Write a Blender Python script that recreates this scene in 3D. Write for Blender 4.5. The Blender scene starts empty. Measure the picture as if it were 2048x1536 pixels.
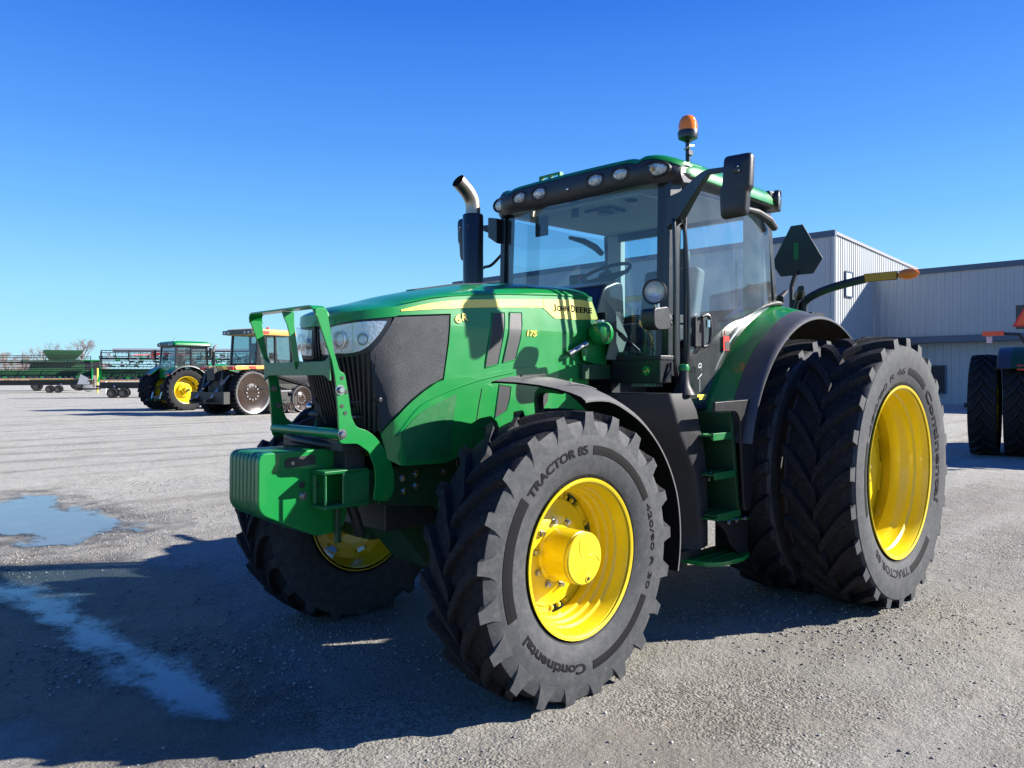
CAMPOS = [5.779798312613033, 3.6769258042722646, 1.6194190751515742]
CAMROT = [3.934750295372906, -0.009553556569931173, -0.0023062806342790797]
SUN, SKY, SKYV, EXPO = 5.0, .10, 3.8, 1.4
import bpy, bmesh, math, random
import numpy as np
from mathutils import Vector, Matrix
random.seed(7); rng = np.random.default_rng(11)
sc = bpy.context.scene
COL = sc.collection
PI = math.pi
def rad(a): return math.radians(a)

# ------------------------------------------------------------------ materials
def newmat(name):
    m = bpy.data.materials.new(name); m.use_nodes = True
    nt = m.node_tree; b = nt.nodes['Principled BSDF']
    return m, nt, b
def sin(b, **k):
    for n, v in k.items():
        b.inputs[n.replace('_', ' ')].default_value = v
def c4(c): return (c[0], c[1], c[2], 1)
def mat(name, col, rough=.5, metal=0, coat=0, var=.12, vscale=6, bump=0, bscale=60, spec=.5, dust=0, dustcol=(.3, .27, .23)):
    m, nt, b = newmat(name); N = nt.nodes; L = nt.links
    b.inputs['Metallic'].default_value = metal
    b.inputs['Coat Weight'].default_value = coat
    b.inputs['Coat Roughness'].default_value = .04
    b.inputs['Specular IOR Level'].default_value = spec
    tc = N.new('ShaderNodeTexCoord')
    n1 = N.new('ShaderNodeTexNoise'); n1.inputs['Scale'].default_value = vscale; n1.inputs['Detail'].default_value = 6
    L.new(tc.outputs['Object'], n1.inputs['Vector'])
    mx = N.new('ShaderNodeMixRGB'); mx.blend_type = 'MIX'
    mx.inputs[1].default_value = c4([x * (1 - var) for x in col]); mx.inputs[2].default_value = c4([min(1, x * (1 + var)) for x in col])
    L.new(n1.outputs['Fac'], mx.inputs[0])
    out = mx.outputs[0]
    if dust:
        n3 = N.new('ShaderNodeTexNoise'); n3.inputs['Scale'].default_value = vscale * 2.7; n3.inputs['Detail'].default_value = 9; n3.inputs['Roughness'].default_value = .7
        L.new(tc.outputs['Object'], n3.inputs['Vector'])
        rmp = N.new('ShaderNodeMapRange'); rmp.inputs['From Min'].default_value = .45; rmp.inputs['From Max'].default_value = .75
        rmp.inputs['To Max'].default_value = dust
        L.new(n3.outputs['Fac'], rmp.inputs['Value'])
        m2 = N.new('ShaderNodeMixRGB'); m2.inputs[2].default_value = c4(dustcol)
        L.new(rmp.outputs[0], m2.inputs[0]); L.new(out, m2.inputs[1]); out = m2.outputs[0]
    L.new(out, b.inputs['Base Color'])
    r = N.new('ShaderNodeMapRange'); r.inputs['To Min'].default_value = max(.02, rough * .8); r.inputs['To Max'].default_value = min(1, rough * 1.25)
    n2 = N.new('ShaderNodeTexNoise'); n2.inputs['Scale'].default_value = vscale * 3; n2.inputs['Detail'].default_value = 5
    L.new(tc.outputs['Object'], n2.inputs['Vector']); L.new(n2.outputs['Fac'], r.inputs['Value']); L.new(r.outputs[0], b.inputs['Roughness'])
    if bump:
        n4 = N.new('ShaderNodeTexNoise'); n4.inputs['Scale'].default_value = bscale; n4.inputs['Detail'].default_value = 4
        L.new(tc.outputs['Object'], n4.inputs['Vector'])
        bp = N.new('ShaderNodeBump'); bp.inputs['Strength'].default_value = bump; bp.inputs['Distance'].default_value = .01
        L.new(n4.outputs['Fac'], bp.inputs['Height']); L.new(bp.outputs[0], b.inputs['Normal'])
    return m
M = {}
M['green'] = mat('green_paint', (.0008, .190, .033), .36, coat=.5, spec=.4, var=.06, vscale=3, dust=.012, dustcol=(.25, .24, .2))
M['green_dull'] = mat('green_frame_paint', (.002, .125, .028), .42, coat=.2, var=.12, vscale=9, dust=.10)
M['green_dark'] = mat('green_casting_and_shade_paint', (.004, .050, .016), .5, var=.2, vscale=12, dust=.3, dustcol=(.12, .10, .08))
M['yellow'] = mat('yellow_paint', (.68, .51, .007), .3, coat=.4, var=.06, vscale=5, dust=.14, dustcol=(.34, .26, .12))
M['yellow_dirty'] = mat('yellow_paint_dirty', (.55, .42, .01), .4, var=.1, dust=.3)
M['decal'] = mat('yellow_decal', (.84, .66, .10), .35, coat=.3, var=.02)
M['tread'] = mat('tyre_tread_rubber', (.011, .011, .013), .72, spec=.22, var=.3, vscale=14, bump=.3, bscale=90, dust=.45, dustcol=(.06, .056, .053))
M['wall'] = mat('tyre_sidewall_rubber', (.040, .043, .049), .68, spec=.3, var=.16, vscale=7, bump=.15, bscale=50, dust=.35, dustcol=(.15, .14, .125))
M['letter'] = mat('raised_rubber_lettering', (.006, .006, .007), .7, spec=.15, var=.1)
M['black'] = mat('black_plastic', (.017, .017, .019), .38, var=.15, bump=.06, bscale=220)
M['fender_black'] = mat('black_fender_plastic', (.046, .048, .056), .46, var=.12, bump=.05, bscale=200, dust=.12, dustcol=(.12, .11, .10))
M['satin'] = mat('black_satin_metal', (.012, .012, .014), .3, coat=.2, var=.1)
M['fender_sunlit'] = mat('sunlit_front_fender', (.105, .102, .104), .42, var=.12, bump=.04, bscale=200, dust=.15, dustcol=(.14, .13, .12))  # lighter copy of the black plastic, sun sheen painted into its base colour
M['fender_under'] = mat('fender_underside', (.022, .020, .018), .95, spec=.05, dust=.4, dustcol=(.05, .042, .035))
M['tank'] = mat('moulded_tank_plastic', (.020, .020, .023), .5, spec=.3, var=.12, bump=.05, bscale=220)
M['charcoal'] = mat('charcoal_mesh_panel', (.016, .021, .029), .6, var=.1, vscale=4, bump=.5, bscale=420)
M['grey'] = mat('grey_plastic', (.04, .04, .043), .6, spec=.35, var=.1)
M['beige'] = mat('headliner_fabric', (.55, .56, .50), .9, var=.05)
M['seat'] = mat('seat_fabric', (.06, .065, .07), .85, var=.25, vscale=30)
M['seat_light'] = mat('grey_seat_fabric', (.16, .17, .19), .8, var=.2, vscale=30)
M['steel'] = mat('zinc_steel', (.50, .50, .48), .25, metal=1, var=.1)
M['chrome'] = mat('polished_steel', (.75, .72, .68), .18, metal=1, var=.1, vscale=10)
M['exh'] = mat('stainless_exhaust', (.36, .31, .26), .36, metal=1, var=.1, vscale=5)
M['reflector'] = mat('lamp_reflector', (.60, .61, .60), .22, metal=.55, var=.05, vscale=30, bump=.6, bscale=60)
M['red'] = mat('red_plastic', (.62, .02, .015), .4, var=.1)
M['orange'] = mat('orange_red_fluorescent', (.9, .10, .03), .5, var=.05)
M['white'] = mat('white_paint', (.78, .78, .76), .5, var=.04)
M['amber'] = mat('amber_reflector_tape', (.55, .27, .02), .35, var=.1)
M['dark'] = mat('dark_greasy_metal', (.018, .019, .018), .5, var=.4, vscale=14, dust=.3, dustcol=(.07, .06, .05))
M['hose'] = mat('rubber_hose', (.012, .012, .012), .45)
M['orange_paint'] = mat('yellow_orange_paint', (.52, .27, .07), .35, coat=.4, var=.05)
M['cover'] = mat('grey_green_cover', (.17, .20, .155), .5)
M['rim_grey'] = mat('worn_grey_rim', (.14, .14, .145), .45, metal=.3)
M['silver'] = mat('galvanized_tube', (.36, .37, .40), .4, metal=.5, var=.1)
M['blue_grey'] = mat('blue_grey_deck', (.06, .10, .20), .5, var=.15)
M['pink'] = mat('sky_paint', (.05, .06, .09), .4)
def louver_mat(name, a, bcol, scale, ang):
    m, nt, b = newmat(name); N = nt.nodes; L = nt.links
    tc = N.new('ShaderNodeTexCoord'); mp = N.new('ShaderNodeMapping'); mp.inputs['Rotation'].default_value = (0, ang, 0)
    L.new(tc.outputs['Object'], mp.inputs['Vector'])
    w = N.new('ShaderNodeTexWave'); w.inputs['Scale'].default_value = scale; w.bands_direction = 'Z'; w.inputs['Distortion'].default_value = 0
    L.new(mp.outputs[0], w.inputs['Vector'])
    cr = N.new('ShaderNodeValToRGB'); cr.color_ramp.elements[0].color = c4(a); cr.color_ramp.elements[1].color = c4(bcol)
    cr.color_ramp.elements[0].position = .35; cr.color_ramp.elements[1].position = .6
    L.new(w.outputs['Fac'], cr.inputs[0]); L.new(cr.outputs[0], b.inputs['Base Color'])
    bp = N.new('ShaderNodeBump'); bp.inputs['Strength'].default_value = .25; bp.inputs['Distance'].default_value = .003
    L.new(w.outputs['Fac'], bp.inputs['Height']); L.new(bp.outputs[0], b.inputs['Normal'])
    sin(b, Roughness=.45); return m
M['louver'] = louver_mat('vent_mesh', (.005, .005, .007), (.020, .022, .028), 26, rad(38))
def glassmat(name, tint, gloss_col=(1, 1, 1), rough=.0, haze=0):
    m = bpy.data.materials.new(name); m.use_nodes = True; nt = m.node_tree; N = nt.nodes; L = nt.links; N.clear()
    o = N.new('ShaderNodeOutputMaterial'); t = N.new('ShaderNodeBsdfTransparent'); t.inputs[0].default_value = c4(tint)
    g = N.new('ShaderNodeBsdfGlossy'); g.inputs['Roughness'].default_value = rough; g.inputs[0].default_value = c4(gloss_col)
    f = N.new('ShaderNodeFresnel'); gm = N.new('ShaderNodeNewGeometry'); ir = N.new('ShaderNodeMapRange'); L.new(gm.outputs['Backfacing'], ir.inputs['Value']); ir.inputs['To Min'].default_value = 1.75; ir.inputs['To Max'].default_value = 1 / 1.75; L.new(ir.outputs[0], f.inputs[0])
    mx = N.new('ShaderNodeMixShader'); L.new(f.outputs[0], mx.inputs[0]); L.new(t.outputs[0], mx.inputs[1]); L.new(g.outputs[0], mx.inputs[2])
    out = mx
    if haze:
        d = N.new('ShaderNodeBsdfDiffuse'); d.inputs[0].default_value = (.55, .55, .55, 1)
        n = N.new('ShaderNodeTexNoise'); n.inputs['Scale'].default_value = 5; n.inputs['Detail'].default_value = 5
        tc = N.new('ShaderNodeTexCoord'); L.new(tc.outputs['Object'], n.inputs['Vector'])
        r = N.new('ShaderNodeMapRange'); r.inputs['From Min'].default_value = .35; r.inputs['From Max'].default_value = .7; r.inputs['To Min'].default_value = haze * .5; r.inputs['To Max'].default_value = haze * 1.3
        L.new(n.outputs['Fac'], r.inputs['Value'])
        m2 = N.new('ShaderNodeMixShader'); L.new(r.outputs[0], m2.inputs[0]); L.new(mx.outputs[0], m2.inputs[1]); L.new(d.outputs[0], m2.inputs[2]); out = m2
    L.new(out.outputs[0], o.inputs[0]); return m
M['glass'] = glassmat('tinted_cab_glass', (.60, .78, .85), haze=.02)
M['doorglass'] = glassmat('tinted_door_glass', (.76, .86, .88), haze=.075)
M['lens'] = glassmat('clear_lamp_lens', (.93, .95, .97))
M['farglass'] = glassmat('far_cab_glass', (.55, .68, .68), haze=.05)
def ambermat():
    m, nt, b = newmat('amber_lens'); sin(b, Roughness=.12)
    b.inputs['Base Color'].default_value = (1.0, .23, .0, 1); b.inputs['Subsurface Weight'].default_value = 0
    b.inputs['Transmission Weight'].default_value = .12; b.inputs['Coat Weight'].default_value = .5
    N = nt.nodes; L = nt.links; tc = N.new('ShaderNodeTexCoord'); w = N.new('ShaderNodeTexWave'); w.bands_direction = 'Z'; w.inputs['Scale'].default_value = 40
    L.new(tc.outputs['Object'], w.inputs['Vector']); bp = N.new('ShaderNodeBump'); bp.inputs['Strength'].default_value = .4; bp.inputs['Distance'].default_value = .004
    L.new(w.outputs['Fac'], bp.inputs['Height']); L.new(bp.outputs[0], b.inputs['Normal']); return m
M['amberlens'] = ambermat()
def whitelens():
    m, nt, b = newmat('work_lamp_lens'); sin(b, Roughness=.15); b.inputs['Coat Weight'].default_value = 1
    N = nt.nodes; L = nt.links; tc = N.new('ShaderNodeTexCoord'); v = N.new('ShaderNodeTexVoronoi'); v.inputs['Scale'].default_value = 45
    L.new(tc.outputs['Object'], v.inputs['Vector']); cr = N.new('ShaderNodeValToRGB'); cr.color_ramp.elements[0].color = (.62, .62, .58, 1); cr.color_ramp.elements[1].color = (.22, .24, .27, 1)
    L.new(v.outputs['Distance'], cr.inputs[0]); L.new(cr.outputs[0], b.inputs['Base Color']); b.inputs['Metallic'].default_value = .35
    bp = N.new('ShaderNodeBump'); bp.inputs['Strength'].default_value = .5; bp.inputs['Distance'].default_value = .01
    L.new(v.outputs['Distance'], bp.inputs['Height']); L.new(bp.outputs[0], b.inputs['Normal']); return m
M['worklens'] = whitelens()

# ------------------------------------------------------------------ mesh builder
class MB:
    def __init__(s): s.v = []; s.f = []; s.m = []; s.mats = []
    def mi(s, name):
        if name not in s.mats: s.mats.append(name)
        return s.mats.index(name)
    def add(s, verts, faces, m):
        o = len(s.v); k = s.mi(m)
        s.v += [tuple(map(float, p)) for p in verts]
        for f in faces: s.f.append([o + i for i in f]); s.m.append(k)
        return s
    def box(s, a, b, m, T=None):
        x0, y0, z0 = a; x1, y1, z1 = b
        x0, x1 = sorted((x0, x1)); y0, y1 = sorted((y0, y1)); z0, z1 = sorted((z0, z1))
        v = [(x0, y0, z0), (x1, y0, z0), (x1, y1, z0), (x0, y1, z0), (x0, y0, z1), (x1, y0, z1), (x1, y1, z1), (x0, y1, z1)]
        if T is not None: v = [tuple(T @ Vector(p)) for p in v]
        return s.add(v, [(0, 3, 2, 1), (4, 5, 6, 7), (0, 1, 5, 4), (1, 2, 6, 5), (2, 3, 7, 6), (3, 0, 4, 7)], m)
    def tube(s, pts, r, m, n=12, caps=True, flat=None):
        pts = [Vector(p) for p in pts]; k = len(pts)
        rs = r if hasattr(r, '__len__') else [r] * k
        rings = []; up = None
        for i, p in enumerate(pts):
            d = (pts[min(i + 1, k - 1)] - pts[max(i - 1, 0)]).normalized()
            if up is None:
                up = Vector((0, 0, 1)) if abs(d.z) < .9 else Vector((0, 1, 0))
            sd = d.cross(up).normalized(); up = sd.cross(d).normalized()
            rr = []
            for j in range(n):
                a = 2 * PI * j / n
                if flat: rr.append(p + sd * math.cos(a) * rs[i] * flat[0] + up * math.sin(a) * rs[i] * flat[1])
                else: rr.append(p + (sd * math.cos(a) + up * math.sin(a)) * rs[i])
            rings.append(rr)
        return s.loft(rings, m, caps=caps)
    def loft(s, rings, m, caps=True, closed=True):
        n = len(rings[0]); v = [p for r in rings for p in r]; f = []
        for i in range(len(rings) - 1):
            for j in range(n if closed else n - 1):
                a = i * n + j; b = i * n + (j + 1) % n
                f.append((a, b, b + n, a + n))
        if caps and closed:
            f.append(tuple(range(n - 1, -1, -1))); o = (len(rings) - 1) * n; f.append(tuple(o + j for j in range(n)))
        return s.add(v, f, m)
    def bar(s, a, b, w, h, m, up=(0, 0, 1)):
        a = Vector(a); b = Vector(b); d = (b - a).normalized(); up = Vector(up)
        sd = d.cross(up)
        if sd.length < 1e-3: sd = d.cross(Vector((1, 0, 0)))
        sd.normalize(); u = sd.cross(d).normalized()
        R = []
        for p in (a, b): R.append([p - sd * w / 2 - u * h / 2, p + sd * w / 2 - u * h / 2, p + sd * w / 2 + u * h / 2, p - sd * w / 2 + u * h / 2])
        return s.loft(R, m)
    def lathe(s, prof, m, c=(0, 0, 0), axis='Y', n=48, ms=None, close=False):
        # prof: list of (along, r); ms optional material per segment
        c = Vector(c); o = len(s.v); k = len(prof)
        for (a, r) in prof:
            for j in range(n):
                t = 2 * PI * j / n
                if axis == 'Y': p = Vector((r * math.cos(t), a, r * math.sin(t)))
                elif axis == 'X': p = Vector((a, r * math.cos(t), r * math.sin(t)))
                else: p = Vector((r * math.cos(t), r * math.sin(t), a))
                s.v.append(tuple(p + c))
        for i in range(k - 1):
            mm = s.mi(ms[i] if ms else m)
            for j in range(n):
                a = o + i * n + j; b = o + i * n + (j + 1) % n
                s.f.append([a, b, b + n, a + n]); s.m.append(mm)
        return s
    def prism(s, poly, plane, d0, d1, m, T=None):
        # poly 2D; plane 'XZ' (depth y), 'YZ' (depth x), 'XY' (depth z)
        def P(q, d):
            p = {'XZ': (q[0], d, q[1]), 'YZ': (d, q[0], q[1]), 'XY': (q[0], q[1], d)}[plane]
            return tuple(T @ Vector(p)) if T is not None else p
        n = len(poly)
        v = [P(q, d0) for q in poly] + [P(q, d1) for q in poly]
        f = [tuple(range(n)), tuple(range(2 * n - 1, n - 1, -1))] + [(i, n + i, n + (i + 1) % n, (i + 1) % n) for i in range(n)]
        return s.add(v, f, m)
    def sphere(s, c, r, m, nu=16, nv=10, sc=(1, 1, 1)):
        c = Vector(c); v = []; f = []
        for i in range(nv + 1):
            t = PI * i / nv
            for j in range(nu):
                a = 2 * PI * j / nu
                v.append((c.x + r * sc[0] * math.sin(t) * math.cos(a), c.y + r * sc[1] * math.sin(t) * math.sin(a), c.z + r * sc[2] * math.cos(t)))
        for i in range(nv):
            for j in range(nu):
                a = i * nu + j; b = i * nu + (j + 1) % nu
                f.append((a, a + nu, b + nu, b))
        return s.add(v, f, m)
    def mesh(s, name, smooth=35, recalc=True):
        me = bpy.data.meshes.new(name); me.from_pydata(s.v, [], s.f); me.update()
        for k in s.mats: me.materials.append(M[k])
        me.polygons.foreach_set('material_index', s.m)
        if recalc:
            bm = bmesh.new(); bm.from_mesh(me); bmesh.ops.remove_doubles(bm, verts=bm.verts, dist=1e-5)
            bmesh.ops.recalc_face_normals(bm, faces=bm.faces); bm.to_mesh(me); bm.free()
        if smooth is not None:
            me.polygons.foreach_set('use_smooth', [True] * len(me.polygons)); me.set_sharp_from_angle(angle=rad(smooth))
        return me
def link(name, me, parent=None, loc=None, bevel=0, seg=2):
    o = bpy.data.objects.new(name, me); COL.objects.link(o)
    if parent is not None: o.parent = parent
    if loc is not None: o.location = loc
    if bevel:
        b = o.modifiers.new('bevel', 'BEVEL'); b.width = bevel; b.segments = seg; b.limit_method = 'ANGLE'; b.angle_limit = rad(40); b.harden_normals = True
    return o
def thing(name, label, cat, loc=(0, 0, 0), rz=0, group=None):
    o = bpy.data.objects.new(name, None); COL.objects.link(o); o.location = loc; o.rotation_euler = (0, 0, rz)
    o['label'] = label; o['category'] = cat
    if group: o['group'] = group
    return o
def tag(o, label, cat, group=None):
    o['label'] = label; o['category'] = cat
    if group: o['group'] = group
    return o
def mirrored(me, name=None):
    m2 = me.copy()
    if name: m2.name = name
    m2.transform(Matrix.Scale(-1, 4, (0, 1, 0))); m2.flip_normals(); return m2
def smoothpoly(pts, n=6, closed=False):
    P = [Vector(p) for p in pts]; k = len(P); out = []
    rngs = range(k if closed else k - 1)
    for i in rngs:
        if closed: p0, p1, p2, p3 = P[(i - 1) % k], P[i], P[(i + 1) % k], P[(i + 2) % k]
        else: p0, p1, p2, p3 = P[max(i - 1, 0)], P[i], P[i + 1], P[min(i + 2, k - 1)]
        for j in range(n):
            t = j / n
            out.append(.5 * ((2 * p1) + (-p0 + p2) * t + (2 * p0 - 5 * p1 + 4 * p2 - p3) * t * t + (-p0 + 3 * p1 - 3 * p2 + p3) * t ** 3))
    if not closed: out.append(P[-1])
    return out
def roundpoly(pts, r, n=4):
    # round the corners of a 2D polygon
    out = []; k = len(pts)
    for i in range(k):
        p = Vector(pts[i][:2]); a = Vector(pts[i - 1][:2]); b = Vector(pts[(i + 1) % k][:2])
        rr = pts[i][2] if len(pts[i]) > 2 else r
        if rr <= 0: out.append(tuple(p)); continue
        da = (a - p); db = (b - p); la = min(rr, da.length * .45); lb = min(rr, db.length * .45)
        q0 = p + da.normalized() * la; q1 = p + db.normalized() * lb
        for j in range(n + 1):
            t = j / n; out.append(tuple((1 - t) ** 2 * q0 + 2 * t * (1 - t) * p + t * t * q1))
    return out
def interp(tab, x):
    xs = [t[0] for t in tab]; ys = [t[1] for t in tab]
    return float(np.interp(x, xs, ys))
# text as raw mesh (built-in font)
_tc = {}
def text_raw(s, bold=.0, extrude=.0, space=1.0, shear=0):
    key = (s, bold, extrude, space, shear)
    if key in _tc: return _tc[key]
    cu = bpy.data.curves.new('lettering_curve', 'FONT'); cu.body = s; cu.size = 1; cu.offset = bold; cu.extrude = extrude; cu.resolution_u = 3
    cu.space_character = space; cu.shear = shear
    o = bpy.data.objects.new('lettering_source', cu); COL.objects.link(o)
    dg = bpy.context.evaluated_depsgraph_get(); ev = o.evaluated_get(dg); me = ev.to_mesh()
    v = [tuple(p.co) for p in me.vertices]; f = [tuple(p.vertices) for p in me.polygons]
    ev.to_mesh_clear(); bpy.data.objects.remove(o); bpy.data.curves.remove(cu)
    x0 = min(p[0] for p in v); x1 = max(p[0] for p in v); y0 = min(p[1] for p in v); y1 = max(p[1] for p in v)
    v = [((p[0] - x0) / (x1 - x0), (p[1] - y0) / (y1 - y0), p[2]) for p in v]
    _tc[key] = (v, f, (x1 - x0) / (y1 - y0)); return _tc[key]
def text_on(mb, s, fn, m, bold=0, extrude=.02, space=1, shear=0):
    # fn(u,v,d): u,v in 0..1 over the text box, d>0 outward (1 = extrude front)
    v, f, asp = text_raw(s, bold, extrude, space, shear)
    mb.add([fn(p[0], p[1], p[2] / extrude) for p in v], f, m)
# ------------------------------------------------------------------ wheels (local: axle = Y, outer side +Y)
def tyre_mesh(name, R, W, rr, n, lug, phase=0, zax=None, delta=None, lettering=False):
    k = R / .755
    side = [(rr - .004, W * .80), (rr + .02 * k, W * .87), (rr + .07 * k, W * .95), (rr + .13 * k, W * .995), (rr + .17 * k, W * 1.0), (rr + .21 * k, W * .985)]
    rs = R - lug - .017 * k
    prof = side + [((rr + .21 * k + rs) / 2, W * .955), (rs, W * .89), (R - lug - .006 * k, W * .78), (R - lug, W * .45), (R - lug + .003, 0)]
    full = [(y, r) for r, y in prof] + [(-y, r) for r, y in reversed(prof[:-1])]
    full.append((-W * .7, rr - .01)); full.append((W * .7, rr - .01)); full.append((W * .80, rr - .004))
    ns = len(prof)
    ms = []
    for i in range(len(full) - 1):
        y = abs((full[i][0] + full[i + 1][0]) / 2); r = (full[i][1] + full[i + 1][1]) / 2
        ms.append('wall' if (y > W * .84) else 'tread')
    mb = MB(); mb.lathe(full, 'tread', n=120, ms=ms)
    if delta is None: delta = .25 / R
    def Rc(y):
        return float(np.interp(abs(y), [0, W * .45, W * .78, W * .89], [R - lug + .003, R - lug, R - lug - .006 * k, rs]))
    def Rt(y): return R - .014 * k * (abs(y) / (W * .93)) ** 2
    for sg in (1, -1):
        for i in range(n):
            p0 = 2 * PI * (i + (0 if sg > 0 else .5)) / n + phase
            jit = random.uniform(-.002, .002)
            def sec(yi, ri, yo, ro, ph, wb, wt):
                out = []
                for (y, r, w) in ((yi, ri, -wb / 2), (yo, ro, -wt / 2), (yo, ro, wt / 2), (yi, ri, wb / 2)):
                    a = ph + w / R
                    out.append((r * math.cos(a), sg * y, r * math.sin(a)))
                return out
            A = sec(W * .93, R - .150 * k, W * .978, R - .130 * k, p0 + .004, .19 * k, .165 * k)
            A2 = sec(W * .90, R - .125 * k, W * .974, R - .108 * k, p0 + .003, .165 * k, .125 * k)
            B = sec(W * .86, R - .100 * k, W * .968, R - .080 * k, p0 + .002, .135 * k, .092 * k)
            B2 = sec(W * .84, R - .08 * k, W * .962, R - .045 * k, p0, .112 * k, .070 * k)
            C = sec(W * .80, R - .065 * k, W * .945, R - .012 * k, p0, .098 * k, .060 * k)
            q = [A, A2, B, B2, C]
            for a_, b_ in zip(q[:-1], q[1:]):
                mb.add([a_[1], a_[2], b_[2], b_[1]], [(0, 1, 2, 3)], 'wall'); mb.add([a_[0], a_[1], b_[1], b_[0]], [(0, 1, 2, 3)], 'wall' if a_ is not B2 else 'tread'); mb.add([a_[2], a_[3], b_[3], b_[2]], [(0, 1, 2, 3)], 'wall' if a_ is not B2 else 'tread')
            S = [C]
            for q in range(1, 8):
                t = q / 7; y = W * .90 * (1 - t) - .012 * t; ph = p0 - delta * (.35 * t + .65 * t ** 1.5)
                wb = (.096 - .014 * t) * k; wt = (.058 - .006 * t) * k
                S.append(sec(y, Rc(y) - .006, y, Rt(y), ph + jit, wb, wt))
            mb.loft(S, 'tread', caps=False)
            e = S[-1]; mb.add(e, [(0, 1, 2, 3)], 'tread')
    if zax:
        out = []
        for (x, y, z) in mb.v:
            if z < -zax + .004: z = -zax + .004 - min(.006, (-zax + .004 - z) * .1)
            out.append((x, y, z))
        mb.v = out
    me = mb.mesh(name, smooth=32)
    return me, [(r, y) for r, y in prof]
def sidewall_letters(prof, items, bands, rad_c, zax=None):
    rs = [p[0] for p in prof]; ys = [p[1] for p in prof]
    mb = MB()
    def Y(r): return float(np.interp(r, rs, ys))
    for (s, a0, a1, r0, r1, bold) in items:
        def fn(u, v, d):
            a = rad(a0 + (a1 - a0) * u); r = r0 + (r1 - r0) * v
            return (r * math.cos(a), Y(r) + .0016 + .0012 * d, r * math.sin(a))
        text_on(mb, s, fn, 'letter', bold=bold)
    for (a0, a1, r0, r1) in bands:
        nn = max(4, int(abs(a1 - a0) / 2.5)); rings = []
        for i in range(nn + 1):
            a = rad(a0 + (a1 - a0) * i / nn)
            ring = []
            for r, off in ((r0, -.002), (r0 + .002, .0022), ((r0 + r1) / 2, .0028), (r1 - .002, .0022), (r1, -.002)):
                ring.append((r * math.cos(a), Y(r) + off, r * math.sin(a)))
            rings.append(ring)
        mb.loft(rings, 'letter', caps=True)
    return mb
def rim_mesh(name, rr, W, ribs, disc_y, disc_r, colour='yellow', tabs=0, edge_r=None):
    mb = MB(); k = rr / .404
    p = [(W - .004, rr - .012), (W, rr - .004), (W + .001, rr), (W - .004, rr + .0015), (W - .010, rr - .002), (W - .014, rr - .018), (W - .035, rr - .026)]
    y0 = W - .05; y1 = -W + .05
    m = len(ribs)
    for i, (fy, dr) in enumerate(ribs): p.append((y0 + (y1 - y0) * fy, rr - .026 - dr))
    p += [(-W + .035, rr - .026), (-W + .014, rr - .018), (-W + .010, rr - .002), (-W, rr), (-W, rr - .012)]
    sm = p[:1] + [q for q in p[1:]]
    mb.lathe(sm, colour, n=96)
    inner = [(y, r - .007) for y, r in reversed(sm)]
    mb.lathe([sm[-1]] + inner + [sm[0]], colour, n=96)
    # disc
    r_e = edge_r if edge_r else rr - .10
    d = [(disc_y - .002, .0), (disc_y, disc_r * .35), (disc_y + .002, disc_r * .62), (disc_y - .012, disc_r * .72), (disc_y - .030, disc_r * .86), (disc_y - .036, disc_r * .97), (disc_y - .046, disc_r), (disc_y - .056, disc_r * .97), (disc_y - .046, disc_r * .7), (disc_y - .02, .0)]
    mb.lathe(d, colour, n=72)
    for i in range(tabs):
        a = 2 * PI * i / tabs + .2; T = Matrix.Rotation(-a, 4, 'Y')
        mb.box((disc_r * .93, disc_y - .058, -.075 * k), (r_e, disc_y - .046, .075 * k), colour, T)
    return mb.mesh(name, smooth=32, recalc=True)
def bolt_mesh(name, r, h, m='steel'):
    mb = MB(); mb.lathe([(0, 0), (0, r * 1.35), (h * .25, r * 1.35), (h * .25, r)], m, n=12)
    mb.lathe([(h * .25, r), (h * .92, r), (h, r * .85), (h, 0)], m, n=6)
    return mb.mesh(name, smooth=None)
bolt_hub = bolt_mesh('hub_bolt_mesh', .0135, .022); bolt_small = bolt_mesh('rim_bolt_mesh', .011, .012, 'yellow_dirty')
bolt_std = bolt_mesh('bolt_mesh', .014, .016)

def make_front_wheel():
    zax = .703
    ty, prof = tyre_mesh('front_tyre_mesh', .752, .212, .404, 21, .042, phase=rad(6.1), zax=zax, delta=.27 / .755)
    rim = rim_mesh('front_rim_mesh', .404, .189, [(.02, .006), (.10, .010), (.14, .022), (.26, .024), (.30, .036), (.42, .038), (.46, .05), (.62, .052), (.70, .03), (.9, .012)], .0, .285, tabs=8, edge_r=.336)
    return ty, prof, rim
fty, fprof, frim = make_front_wheel()
fletters = sidewall_letters([(r, y) for r, y in fprof], [
    ('TRACTOR 85', 40.5, 90, .527, .574, .03), ('420/90 R 30', 156, 206, .535, .565, .01), ('Continental', 272, 327, .512, .562, .03)],
    [(94.5, 153, .524, .572), (-20, 37.5, .532, .596), (210, 266, .518, .564)], .55)
fdisc_y = 0
def hub_front():
    mb = MB(); mb.lathe([(-.03, .145), (.01, .145), (.02, .137), (.165, .134), (.168, .129), (.172, .129), (.175, .134), (.186, .133), (.192, .126), (.193, 0)], 'yellow', n=64)
    # curved cast lines on the cap and a filler plug
    for a0, sw, r0, r1 in ((150, 45, .03, .115), (265, 45, .05, .115), (30, 40, .03, .11)):
        pts = []
        for i in range(9):
            t = i / 8; a = rad(a0 + sw * t); r = r0 + (r1 - r0) * t
            pts.append((r * math.cos(a), .1935, r * math.sin(a)))
        mb.tube(pts, .0012, 'yellow_dirty', n=5)
    mb.lathe([(.190, .018), (.196, .017), (.196, .012), (.193, .010)], 'yellow', c=(-.02, 0, -.105), n=16)
    mb.lathe([(.192, .009), (.198, .008), (.198, 0)], 'dark', c=(-.02, 0, -.105), n=6)
    return mb.mesh('front_hub_mesh', smooth=30)
hubf = hub_front()
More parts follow.
